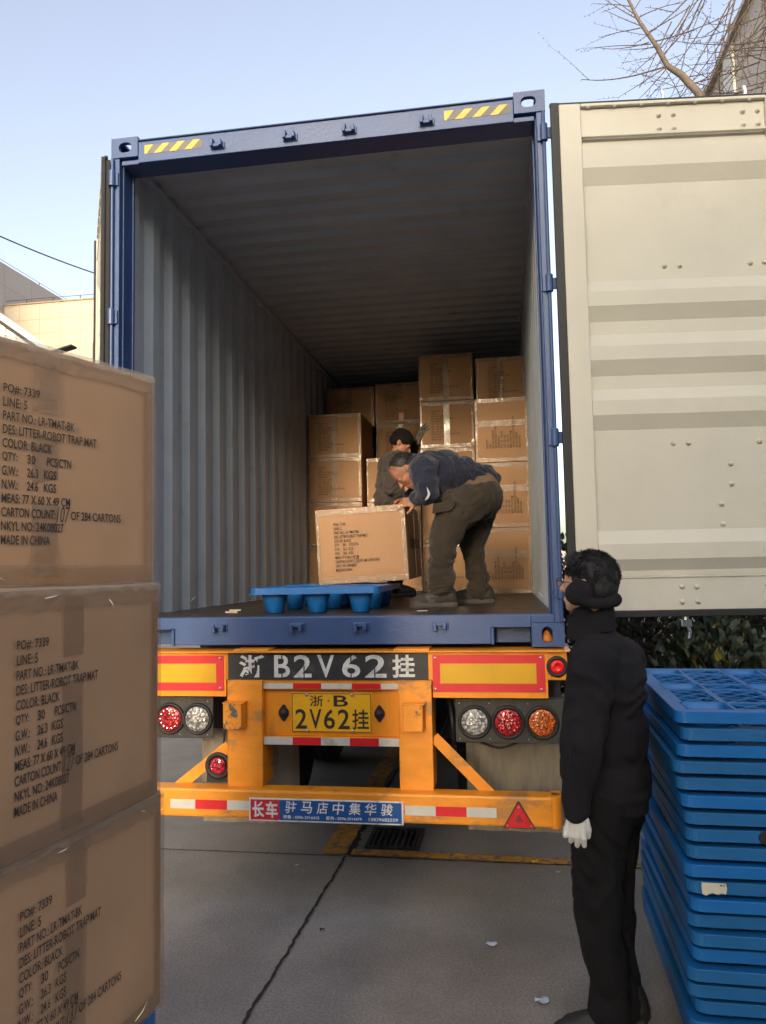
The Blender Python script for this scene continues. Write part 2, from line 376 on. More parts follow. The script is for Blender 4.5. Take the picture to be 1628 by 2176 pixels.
M['tilepink'] = panel_mat('pinkish_stone_panels', (0.44, 0.37, 0.34), 2.2, 1.25, (.28, .23, .21), vec='yz', var=.03)
M['clad'] = panel_mat('grey_cladding', (0.36, 0.32, 0.29), 1.6, 14, (.24, .21, .19), vec='yz', msize=.04)
M['greytrim'] = mat('grey_fascia', (0.42, 0.44, 0.44), .5, var=.05)
M['whiteclad'] = mat('white_corrugated', (0.60, 0.62, 0.62), .5, var=.05)
M['glass'] = mat('window_glass', (0.42, 0.46, 0.46), .15, var=.1, vscale=.5)
M['frame'] = mat('window_frame_dark', (0.10, 0.085, 0.07), .5)

bb = empty('beige_building', (-17, 30, 0), 0, 'beige stone panelled building with a flat roof and dark framed window behind the cartons', 'building')
b = MB()
wx = [(-.44, .75), (3.4, 4.6), (7.2, 8.4)]
z0w, z1w, W0, W1, TOP = 11.2, 13.02, -22, 16, 15.2
b.box(W0, W1, 0, .3, z1w, TOP); b.box(W0, W1, 0, .3, 0, z0w)
xs = [W0]+[q for p_ in wx for q in p_]+[W1]
for i in range(0, len(xs), 2): b.box(xs[i], xs[i+1], 0, .3, z0w, z1w)
b.box(W0, W1, .3, 14, 0, TOP-.4)
o = b.build('wall', M['tilebeige'], bb)
for x0, x1 in wx:
    b = MB(); b.box(x0, x0+.12, .08, .2, z0w, z1w); b.box(x1-.12, x1, .08, .2, z0w, z1w); b.box(x0+.12, x1-.12, .08, .2, z1w-.12, z1w); b.box(x0+.12, x1-.12, .08, .2, z0w, z0w+.1); b.box(x0+.2, x0+.25, .1, .18, z0w+.1, z1w-.12)
    wf = b.build('window', M['frame'], bb)
    b = MB(); b.box(x0+.125, x1-.125, .15, .165, z0w+.105, z1w-.125); b.build('pane', M['glass'], wf)
b = MB(); b.box(W0-.1, W1+.1, -.06, .36, TOP+.002, TOP+.07); b.build('coping', mat('brown_coping', (.28, .2, .13), .6), bb)
b = MB()
for i in range(26): b.box(W0+.5+i*1.45, W0+.53+i*1.45, .1, .13, TOP+.07, TOP+.3)
b.tube([(W0, .115, TOP+.3), (W1, .115, TOP+.3)], .012, 6); b.build('roof_rail', M['darksteel'], bb)

pb = empty('pinkish_building', (-22.236, 30, 0), 0, 'taller pinkish grey building with a roof rail rising behind the beige one', 'building')
b = MB(); b.box(-16, 0, -12, 45, 0, 17.37); b.build('wall', M['tilepink'], pb)
b = MB(); b.tube([(-.1, -12, 17.56), (-.1, 45, 17.56)], .012, 6)
for i in range(16): b.box(-.115, -.085, -11+i*3.5, -10.97+i*3.5, 17.371, 17.56)
b.build('roof_rail', M['darksteel'], pb)

# grey shed, gable end with sloping fascia
sh = empty('grey_shed', (-12.076, 18, 0), math.atan2(.545, .84), 'low white corrugated shed with grey sloping roof edge at the left', 'shed')
def zr(x): return 8.963-.672*x
b = MB(); b.prism([(-8, 0), (-.12, 0), (-.12, zr(-.12)-.24), (-4, zr(-4)-.24), (-8, zr(0)-.24)], 0, 9); b.build('wall', M['whiteclad'], sh)
b = MB()
for i in range(13):
    x = -3.95+i*.3; b.box(x, x+.05, -.03, -.001, 0, zr(x+.05)-.27)
b.build('cladding_rib', M['whiteclad'], sh)
b = MB()
b.prism([(-4, zr(-4)-.23), (.03, zr(.03)-.23), (.03, zr(.03)), (-4, zr(-4))], -.22, 9.2)
b.prism([(-8.1, zr(.03)-.23), (-4.003, zr(-4)-.23), (-4.003, zr(-4)), (-8.1, zr(.03))], -.22, 9.2)
b.build('roof', M['greytrim'], sh)
b = MB(); b.prism([(-3.9, zr(-3.9)-.31), (-.05, zr(-.05)-.31), (-.05, zr(-.05)-.236), (-3.9, zr(-3.9)-.236)], -.16, -.04)
b.build('gutter', M['darksteel'], sh)

# street lamp: flat LED head on an arm
sl_ = empty('street_lamp', (-7.4, 9.6, 0), 0, 'street lamp with a flat dark LED head poking up behind the cartons', 'street lamp')
b = MB(); b.tube([(0, 0, 0), (0, 0, 5.9), (.15, 0, 6.0), (.95, .02, 6.06)], [.07, .05, .04, .03], 10); b.build('pole', M['darksteel'], sl_, smooth=True)
b = MB(); Mh = Matrix.Translation((1.15, .03, 6.11)) @ Matrix.Rotation(R(-13), 4, 'Y')
b.box(-.28, .2, -.11, .11, -.015, .03, M=Mh); b.build('lamp_head', M['darksteel'], sl_, bevel=.02)

# overhead cable
b = MB(); pts = []
for i in range(41):
    t = i/40; x = -17+12*t; y = 8.5+14.5*t*.95
    pts.append((x, y, 10.6+ (x+10.66)*.80 - 1.2*sin(pi*t)*.25))
P0 = Vector((-10.662, 13.684, 10.594)); P1 = Vector((-10.073, 17.802, 11.07)); D = (P1-P0)
pts = [P0+D*t+Vector((0, 0, .045*((t-.5)**2)*4-.045)) for t in [-1.5+i*.14 for i in range(46)]]
b.tube(pts, .018, 6); tag(b.build('overhead_cable', M['darksteel'], smooth=True), 'thin black overhead cable sagging across the sky at the left', 'cable')

# right hand building above the open door
rb = empty('clad_building', (6.9, 8, 0), 0, 'tall grey brown clad building rising behind the bare tree at the right', 'building')
b = MB(); b.box(0, 12, -6, 40, 0, 11.85); b.build('wall', M['clad'], rb)
b = MB(); b.box(-.05, -.002, 3.2, 3.8, 0, 11.85); b.build('light_strip', mat('pale_strip', (.45, .47, .44), .5), rb)
b = MB(); b.tube([(-.12, .9, 0), (-.12, .9, 7.6), (-.3, 1.2, 8.2), (-.3, 1.4, 9.2)], .08, 8); b.build('drain_pipe', M['darksteel'], rb, smooth=True)
b = MB(); b.box(-.12, 12.1, -6.1, 40.1, 11.852, 11.95); b.build('coping', M['clad'], rb)

# far low buildings closing the view behind the trailer and the hedge
fw_ = empty('far_wall', (2, 34, 0), 0, 'pale low perimeter wall far beyond the trailer', 'wall')
b = MB(); b.box(-40, 40, 0, .4, 0, 2.4); b.build('wall', mat('pale_render', (.42, .40, .36), .7), fw_)

# ------------------------------------------------------------------ vegetation
M['bark'] = mat('bare_bark', (0.125, 0.098, 0.075), .85, var=.3, vscale=12, bump=.6)
M['twig'] = mat('twig_bark', (0.085, 0.06, 0.045), .85, var=.3, vscale=12)
def G(px, py, b, base=(5.0, 4.2), oz=8.2):
    """drawing units (100 = 0.46 m) in a vertical plane beyond the door"""
    k = .0046
    return Vector((3.37, 3.468, 7.217))+Vector((.9877, .1563, 0))*((px-1300)*k)+Vector((0, 0, 1))*(-(py-0)*k*1.0)+Vector((-.156, .988, 0))*b
tr = empty('bare_tree', (4.95, 4.35, 0), 0, 'leafless ginkgo tree reaching over the open container door', 'tree')
tw = MB(); lm = MB()
rt = random.Random(5)
def loc(v): return v-Vector((4.95, 4.35, 0))
def twig(p, d, L, r, depth=0, droop=.0):
    n = max(5, int(L/.07)); pts = [p.copy()]; rad = [r]; v = d.normalized()
    curve = Vector((rt.uniform(-1, 1), rt.uniform(-1, 1), rt.uniform(-.6, 1)))*.05
    for i in range(n):
        v = (v+curve+Vector((rt.uniform(-1, 1), rt.uniform(-1, 1), rt.uniform(-1, 1)))*.05+Vector((0, 0, -droop))).normalized()
        p = p+v*(L/n); pts.append(p.copy()); rad.append(r*(1-.62*(i+1)/n))
        if rt.random() < .8:   # short spur bud
            s = v.orthogonal().normalized(); s.rotate(Matrix.Rotation(rt.uniform(0, 2*pi), 3, v)); s = (s+v*.3)
            q = p+s*rt.uniform(.012, .022); tw.tube([loc(p), loc(q)], [.0024, .0030], 4)
        if depth < 2 and i > 1 and rt.random() < (.20 if depth == 0 else .10):
            s = v.orthogonal().normalized(); s.rotate(Matrix.Rotation(rt.uniform(0, 2*pi), 3, v))
            twig(p, v*.9+s*.75, L*rt.uniform(.3, .6), rad[-1]*.75, depth+1, droop)
    tw.tube([loc(q) for q in pts], rad, 5)
# main limb seen above the door
main = [G(1500, 300, .1), G(1475, 212, 0), G(1440, 170, 0), G(1412, 150, 0), G(1388, 100, 0), G(1372, 75, 0), G(1352, 40, 0), G(1335, -2, 0), G(1318, -60, -.05), G(1290, -140, -.1)]
lm.tube([loc(p) for p in [Vector((4.95, 4.35, 0)), Vector((4.95, 4.33, 2.4)), Vector((4.85, 4.25, 4.2)), Vector((4.60, 4.1, 5.3))]+main], [.13, .10, .08, .055, .045, .038, .033, .027, .021, .019, .016, .013, .011, .008], 10)
for (px, py, dx, dz, L, r) in [(1410, 150, -1, -.22, .82, .009), (1408, 152, -.8, -.45, .5, .006), (1379, 100, -1, .02, .55, .006), (1375, 96, -1, -.25, .50, .006), (1386, 108, -.9, -.30, .45, .005), (1366, 62, -1, -.12, .45, .006), (1362, 60, -.8, .5, .4, .005), (1356, 45, -.9, .55, .42, .006), (1350, 35, -.8, .75, .35, .005), (1345, 25, .6, .8, .4, .005),
        (1372, 75, 1, .35, .6, .007), (1379, 96, 1, .05, .9, .007), (1352, 42, .8, .5, .6, .006), (1400, 128, .7, .7, .7, .007), (1413, 150, -.6, -.9, .5, .006), (1437, 178, -.6, -1.0, .35, .005), (1440, 178, 1, .3, .6, .006), (1440, 182, 1, -.05, .7, .006), (1460, 195, .9, .5, .5, .006), (1340, 15, -.7, .4, .4, .005), (1436, 175, .3, 1, .5, .006)]:
    twig(G(px, py, 0), Vector((dx*.9877, dx*.156+rt.uniform(-.3, .3), dz)), L, r)
# second limb out to the upper right with long drooping shoots
up = [Vector((4.85, 4.25, 4.2)), Vector((5.2, 4.2, 5.6)), G(1660, 60, .2), G(1640, -60, .1), G(1560, -140, 0), G(1470, -190, 0)]
lm.tube([loc(p) for p in up], [.06, .05, .035, .03, .02, .01], 8)
lm.build('trunk', M['bark'], tr, smooth=True)
for i in range(26):
    px = rt.uniform(1420, 1690); py = -rt.uniform(0, 90)
    d = Vector((-.40+rt.uniform(-.22, .12), rt.uniform(-.25, .25), -1))
    twig(G(px+20, py, rt.uniform(-.5, .6)), d, rt.uniform(.6, 1.35), rt.uniform(.006, .0095), 0, 0)
for i in range(15):
    py = rt.uniform(-10, 205)
    d = Vector((-1, rt.uniform(-.3, .3), rt.uniform(-.35, .35)))
    twig(G(1660, py, rt.uniform(-.5, .6)), d, rt.uniform(.4, 1.2), rt.uniform(.005, .008), 0, .0)
for i in range(8):
    twig(G(rt.uniform(1470, 1640), 230, rt.uniform(-.3, .5)), Vector((rt.uniform(-.3, .4), rt.uniform(-.2, .2), 1)), rt.uniform(.5, .9), .007)
tw.build('twigs', M['twig'], tr)

def leafy(name, loc_, size, n, ls, mats, label, cat, seed, group=None, stems=True):
    rnd = random.Random(seed); t = empty(name, loc_, 0, label, cat, group); b = MB(); st = MB()
    for i in range(n):
        u = rnd.random()*2*pi; q = rnd.uniform(-1, 1); rr = rnd.random()**.33
        k = 1+.28*noise.noise(Vector((cos(u)*1.7+seed, sin(u)*1.7, q*1.7)))
        p = Vector((cos(u)*math.sqrt(1-q*q)*size[0], sin(u)*math.sqrt(1-q*q)*size[1], q*size[2]))*rr*k+Vector((0, 0, size[2]*1.02))
        if p.z < .03: continue
        dr = (p-Vector((0, 0, size[2]*.6))).normalized()+Vector((rnd.uniform(-.7, .7), rnd.uniform(-.7, .7), rnd.uniform(-.3, .8)))
        dr.normalize(); sd_ = dr.cross(Vector((rnd.uniform(-1, 1), rnd.uniform(-1, 1), 1))).normalized(); nn = dr.cross(sd_)
        L = ls*rnd.uniform(.6, 1.25); W = L*rnd.uniform(.28, .38)
        pts = [p, p+dr*L*.3+sd_*W, p+dr*L*.7+sd_*W*.8-nn*L*.06, p+dr*L-nn*L*.16, p+dr*L*.7-sd_*W*.8-nn*L*.06, p+dr*L*.3-sd_*W, p+dr*L*.5+nn*L*.05]
        mi = 0 if rnd.random() < .7 else (1 if rnd.random() < .75 else 2)
        b.add(pts, [(0, 1, 6), (1, 2, 6), (2, 3, 6), (3, 4, 6), (4, 5, 6), (5, 0, 6)], min(mi, len(mats)-1))
        if stems and i % 14 == 0:
            st.tube([(rnd.uniform(-.05, .05), rnd.uniform(-.05, .05), 0), p*.5+Vector((0, 0, .02)), p], [.008, .005, .002], 4)
    b.build('foliage', mats, t)
    if stems: st.build('stem', M['twig'], t)
    return t
lfa = mat('shrub_leaf', (0.032, 0.046, 0.026), .38, var=.4, vscale=9); lfb = mat('shrub_leaf_pale', (0.085, 0.10, 0.06), .42, var=.3); lfc = mat('shrub_leaf_yellow', (0.42, 0.30, 0.04), .5, var=.3)
dk = mat('hedge_leaf_dark', (0.022, 0.032, 0.02), .7, var=.4, vscale=4)
leafy('broadleaf_shrub', (3.72, 2.25, 0), (.58, .45, .60), 1500, .10, [lfa, lfb, lfc], 'broad leaved shrub with some yellow leaves behind the pallet stack', 'shrub', 3)
leafy('broadleaf_shrub', (4.55, 2.1, 0), (.50, .45, .585), 1300, .10, [lfa, lfb, lfc], 'broad leaved shrub at the right edge beneath the open door', 'shrub', 4)
for i, (x, y, s, lb) in enumerate([(3.3, 4.2, (.9, .8, 1.05), 'dark dense conifer bush left of the broad leaved shrubs'), (4.7, 4.5, (1.0, .8, 1.1), 'dark dense conifer bush directly behind the broad leaved shrubs'), (6.1, 4.2, (1.0, .8, 1.2), 'dark dense conifer bush farthest right beneath the open door')]):
    leafy('conifer_bush', (x, y, 0), s, 5200, .075, [dk], lb, 'bush', 20+i, 'dark bushes under the open door')
kb = empty('planter_kerb', (4.9, 1.55, 0), 0, 'low grey kerb of the planting bed under the open door', 'kerb')
b = MB(); b.box(-1.9, 3, 0, .12, 0, .14); b.build('kerb_stone', mat('kerb_concrete', (.22, .21, .2), .85), kb, bevel=.01)
tag(MB().add([(2.95, 1.672, .02), (8, 1.672, .02), (8, 7.9, .02), (2.95, 7.9, .02)], [(0, 1, 2, 3)]).build('soil_bed', mat('dark_soil', (.03, .024, .018), .95, var=.4)), kind='structure')
# added unseen blocks behind the viewer shade the yard; a gap admits sun
shade_blk = empty('added_shade_block', (0, -15, 0), 0, 'long grey blocks added unseen behind the viewer to shade the yard', 'building')
b = MB(); b.box(.4, 34, -14, 0, 0, 8); b.box(-34, -3.8, -14, 0, 0, 8); b.build('wall', mat('shade_block_wall', (.30, .29, .28), .8, var=.08), shade_blk)
b = MB(); b.box(6, 11, .01, .06, 0, 4.5); b.build('door', mat('shade_block_door', (.16, .17, .2), .6), shade_blk)
b = MB(); b.box(.2, 34.2, -14.2, .3, 8.005, 8.3); b.box(-34.2, -3.6, -14.2, .3, 8.005, 8.3); b.build('roof', mat('shade_block_roof', (.25, .25, .26), .6), shade_blk)
# ================================================================== shipping container
ZB = 1.2775; HC = 2.896; FL = ZB+.158; W_ = 2.438; LEN = 12.19
ct = empty('shipping_container', (0, 0, 0), 0, 'open blue shipping container with a grey ribbed interior standing on the orange trailer', 'container')

def casting(name, cx, cz, sx, sz):
    """corner casting with a rounded hole in front, side and top/bottom; cx, cz is the outer corner"""
    x0, x1 = (cx, cx+.162) if sx > 0 else (cx-.162, cx)
    z0, z1 = (cz, cz+.118) if sz > 0 else (cz-.118, cz)
    y0, y1 = -.006, .172
    b = MB(); b.box(x0, x1, y0, y1, z0, z1); o = b.build(name, M['blue'], None)
    cut = MB()
    mx = (x0+x1)/2+(.004*sx); mz = (z0+z1)/2
    def pill(w_, h_, n=10):
        r_ = min(w_, h_)/2; pts = []
        for k in range(n+1):
            a = -pi/2+pi*k/n; pts.append((w_/2-r_+r_*cos(a), r_*sin(a)*1.0))
        for k in range(n+1):
            a = pi/2+pi*k/n; pts.append((-(w_/2-r_)+r_*cos(a), r_*sin(a)))
        return pts
    hw, hh = (.078, .056) if sz < 0 else (.052, .080)
    base = pill(max(hw, hh), min(hw, hh))
    if hh > hw: base = [(-q, p) for p, q in base]
    pts = [(mx+p, mz+q) for p, q in base]
    cut.prism(pts, y0-.02, y0+.03)
    # inner chamber
    cut.box(x0+.018, x1-.018, y0+.028, y1-.03, z0+.016, z1-.016)
    # side hole
    pts2 = [(p, q) for p, q in pill(.08, .05)]
    n = len(pts2); xa, xb = (x0-.02, x0+.03) if sx > 0 else (x1-.03, x1+.02)
    vs = [(xa, (y0+y1)/2+p, mz+q) for p, q in pts2]+[(xb, (y0+y1)/2+p, mz+q) for p, q in pts2]
    cut.add(vs, [tuple(range(n-1, -1, -1)), tuple(range(n, 2*n))]+[(i, (i+1) % n, (i+1) % n+n, i+n) for i in range(n)])
    # top or bottom hole
    za, zb = (z1-.03, z1+.02) if sz < 0 else (z0-.02, z0+.03)
    cut.box(mx-.032, mx+.032, (y0+y1)/2-.055, (y0+y1)/2+.055, za, zb)
    # join the chambers with one boolean each
    co = cut.build('cut', M['blue'])
    bo = o.modifiers.new('b', 'BOOLEAN'); bo.operation = 'DIFFERENCE'; bo.object = co; bo.solver = 'EXACT'; bo.use_self = True
    dg = bpy.context.evaluated_depsgraph_get(); dg.update()
    me = bpy.data.meshes.new_from_object(o.evaluated_get(dg))
    o.modifiers.clear(); o.data = me
    bpy.data.objects.remove(co)
    o.parent = ct
    bv = o.modifiers.new('bevel', 'BEVEL'); bv.width = .009; bv.segments = 2; bv.limit_method = 'ANGLE'; bv.angle_limit = R(50)
    return o
casting('corner_casting', 0, ZB+HC, 1, -1); casting('corner_casting', W_, ZB+HC, -1, -1)
casting('corner_casting', 0, ZB, 1, 1); casting('corner_casting', W_, ZB, -1, 1)

# header beam with the drip edge and the reveal behind
b = MB()
b.prism([(.163, 4.018), (2.275, 4.018), (2.275, 4.142), (.163, 4.142)], 0, .012)
b.prism([(.163, 4.1425), (2.275, 4.1425), (2.275, 4.150), (.163, 4.150)], -.012, .10)
b.build('header', M['blue'], ct, bevel=.003)
b = MB(); b.box(.163, 2.275, .013, .165, 4.046, 4.139)
b.add([(.056, .0125, 4.0185), (2.382, .0125, 4.0185), (2.382, .165, 4.020), (.056, .165, 4.020), (.056, .0125, 4.045), (2.382, .0125, 4.045), (2.382, .165, 4.045), (.056, .165, 4.045)], [(0, 3, 2, 1), (4, 5, 6, 7), (0, 1, 5, 4), (1, 2, 6, 5), (2, 3, 7, 6), (3, 0, 4, 7)])
b.build('header_reveal', M['blue'], ct, bevel=.003)
# corner posts (front face strip, step, deep reveal)
for s in (0, 1):
    def X(a): return a if s == 0 else W_-a
    def bx(b, a0, a1, *rest):
        x0, x1 = sorted((X(a0), X(a1))); b.box(x0, x1, *rest)
    b = MB()
    bx(b, .002, .048, 0, .04, ZB+.118, ZB+HC-.118)
    bx(b, .004, .055, .041, .155, ZB+.118, ZB+HC-.118)
    bx(b, .0552, .066, .135, .156, FL, 4.03)
    b.tube([(X(.012), -.012, ZB+.12), (X(.012), -.012, 4.05)], .010, 8)
    b.build('corner_post', M['blue'], ct, bevel=.004)
    for zc in (3.93, 3.125, 2.325, 1.56):
        b = MB(); b.tube([(X(.012), -.018, zc-.045), (X(.012), -.018, zc+.045)], .019, 12)
        bx(b, .008, .045, -.012, -.001, zc-.038, zc+.038)
        b.build('hinge_lug', M['blue'], ct, bevel=.002)
# sill
b = MB()
b.prism([(.163, ZB+.02), (.32, ZB+.02+.0), (.385, ZB+.02), (2.075, ZB+.02), (2.275, ZB+.02), (2.275, ZB+.15), (.163, ZB+.15)], 0, .0005)
b = MB()
zt = ZB+.158
b.prism([(.163, ZB+.10), (.385, ZB+.10), (.385, ZB+.015), (2.075, ZB+.015), (2.075, ZB+.10), (2.275, ZB+.10), (2.275, zt), (.163, zt)], 0, .012)
b.box(.05, 2.388, .0125, .10, zt-.012, zt+.003); b.box(.0485, .1625, .0, .012, ZB+.1185, zt); b.box(2.2755, 2.3895, .0, .012, ZB+.1185, zt)
b.prism([(.37, ZB+.012), (.385, ZB+.012), (.385, ZB+.098), (.37, ZB+.098)], -.012, .10)
b.prism([(2.075, ZB+.012), (2.09, ZB+.012), (2.09, ZB+.098), (2.075, ZB+.098)], -.012, .10)
b.box(.163, .369, -.012, .10, ZB+.0985, ZB+.106); b.box(2.091, 2.275, -.012, .10, ZB+.0985, ZB+.106)
b.box(.386, 2.074, .0125, .10, ZB+.015, ZB+.03)
b.box(.165, .368, .101, .112, ZB+.012, ZB+.125); b.box(2.092, 2.274, .101, .112, ZB+.012, ZB+.125)
b.build('sill', M['blue'], ct, bevel=.003)
# cam keepers on header and sill
def keeper(x, z, flip):
    b = MB(); s = -1 if flip else 1
    b.box(-.042, .042, -.006, 0, -.020, .020)
    b.prism([(-.036, -.016), (-.020, -.016), (-.014, .026*1), (-.032, .030)], -.040, -.006)
    b.prism([(.016, -.014), (.034, -.014), (.030, .022), (.012, .018)], -.040, -.006)
    b.box(-.020, .018, -.030, -.006, -.016, .002)
    o = b.build('cam_keeper', M['blue'], ct, bevel=.003); o.location = (x, -.001, z)
    if flip: o.rotation_euler = (pi, 0, 0); o.location.y = -.001; o.scale = (1, -1, 1)
for x in (.639, 1.059, 1.393, 1.816): keeper(x, 4.064, False)
for x in (.641, 1.067, 1.409, 1.820): keeper(x, 1.388, True)
# hazard stripe labels
M['hazyel'] = mat('hazard_yellow', (0.80, 0.42, 0.035), .4, var=.05); M['hazgrey'] = mat('hazard_faded_black', (0.13, 0.125, 0.12), .5, var=.1)
for (x0, x1) in ((.203, .55), (1.91, 2.26)):
    z0, z1 = 4.065, 4.116
    b = MB(); b.box(x0, x1, -.0015, -.0002, z0, z1); hz = b.build('hazard_label', M['hazgrey'], ct)
    b = MB(); n = 4; p_ = (x1-x0)/3.8
    for i in range(n):
        a = x0+i*p_-(.0 if i else 0); s_ = .052; w2 = p_*.46
        q = [(a-.0, z0), (a+w2, z0), (a+w2+s_, z1), (a+s_, z1)]
        if i == 0: q = [(a, z0), (a+.012, z0), (a+.012+s_*.75, z1), (a, z1)]
        else: q = [(a-.035, z0), (a-.035+w2, z0), (a-.035+w2+s_, z1), (a-.035+s_, z1)]
        q = [(min(max(u, x0), x1), v) for u, v in q]
        b.prism(q, -.0030, -.0017)
    b.build('stripe', M['hazyel'], hz)

# corrugated walls and roof
def trap(L, pitch, depth, slope):
    """(distance, 0..depth) profile"""
    pts = []; y = 0; fl = (pitch-2*slope)/2
    while y < L:
        for d, o in ((0, 0), (fl, 0), (fl+slope, depth), (2*fl+slope, depth)):
            if y+d <= L: pts.append((y+d, o))
        y += pitch
    pts.append((L, pts[-1][1]))
    return pts
prof = trap(11.95, .278, .036, .05)
for s in (0, 1):
    b = MB(); vs = []; fs = []
    for (y, o) in prof:
        xi = .044-o; xo = xi-.003
        if s: xi = W_-xi; xo = W_-xo
        vs += [(xi, y+.16, FL), (xi, y+.16, 4.09), (xo, y+.16, FL), (xo, y+.16, 4.09)]
    n = len(prof); f0 = []; f1 = []
    for i in range(n-1):
        a = 4*i; c = 4*(i+1)
        f0.append((a, a+1, c+1, c)); f1.append((a+2, c+2, c+3, a+3))
    b.add(vs, f0, 0); k = len(b.v)-len(vs); b.f += f1; b.mi += [1]*len(f1)
    b.build('side_wall', [M['inner'], M['blue']], ct)
    b = MB(); bx_ = (lambda a0, a1: (a0, a1)) if s == 0 else (lambda a0, a1: (W_-a1, W_-a0))
    x0, x1 = bx_(.002, .060); b.box(x0, x1, .157, 12.1, 4.091, 4.1345); xe, xf = bx_(.002, .010); b.box(xe, xf, .157, 12.1, 4.1346, 4.170)
    b.build('top_rail', [M['inner']], ct, bevel=.004)
    x0, x1 = bx_(.002, .055); b = MB(); b.box(x0, x1, .157, 12.1, ZB+.01, FL-.001); b.build('bottom_rail', M['blue'], ct, bevel=.004)
    # lashing rings along the top rail
    for i in range(9):
        b = MB(); xx = .07 if s == 0 else W_-.07; yy = 1.0+i*1.2
        pts = [(xx+(.012 if s == 0 else -.012)*sin(a_), yy+.028*cos(a_), 4.06+.028*sin(a_)) for a_ in [pi*2*k/10 for k in range(11)]]
        b.tube(pts, .005, 5); b.build('lashing_ring', M['inner'], ct)
        b = MB(); xx = .058 if s == 0 else W_-.058; yy = 1.0+i*1.2
        pts = [(xx+(.02 if s == 0 else -.02)*sin(a_), yy+.028*cos(a_), FL+.05+.028*sin(a_)) for a_ in [pi*k/8 for k in range(9)]]
        b.tube(pts, .005, 5); b.build('lashing_ring', M['inner'], ct)
prof = trap(11.9, .209, .030, .045)
vs = []; f0 = []; f1 = []
for (y, o) in prof:
    zi = 4.135+o
    vs += [(.0105, y+.16, zi), (W_-.0105, y+.16, zi), (.0105, y+.16, zi+.003), (W_-.0105, y+.16, zi+.003)]
for i in range(len(prof)-1):
    a = 4*i; c = a+4; f0.append((a, a+1, c+1, c)); f1.append((a+2, c+2, c+3, a+3))
b = MB(); b.add(vs, f0, 0); b.f += f1; b.mi += [1]*len(f1)
b.build('roof', [M['inner'], M['blue']], ct)
b = MB(); b.box(.002, W_-.002, 12.11, 12.16, ZB+.01, 4.15); b.build('end_wall', M['inner'], ct)
b = MB()
for i in range(8): b.box(.056+i*.2908, .056+(i+1)*.2908-.002, .101, 12.1, FL-.028, FL-random.uniform(0, .0008))
b.build('plywood_floor', M['floorwood'], ct)
b = MB()
for i in range(30): b.box(.056, W_-.056, .35+i*.4, .42+i*.4, ZB+.03, FL-.03)
b.build('cross_member', M['blue'], ct)

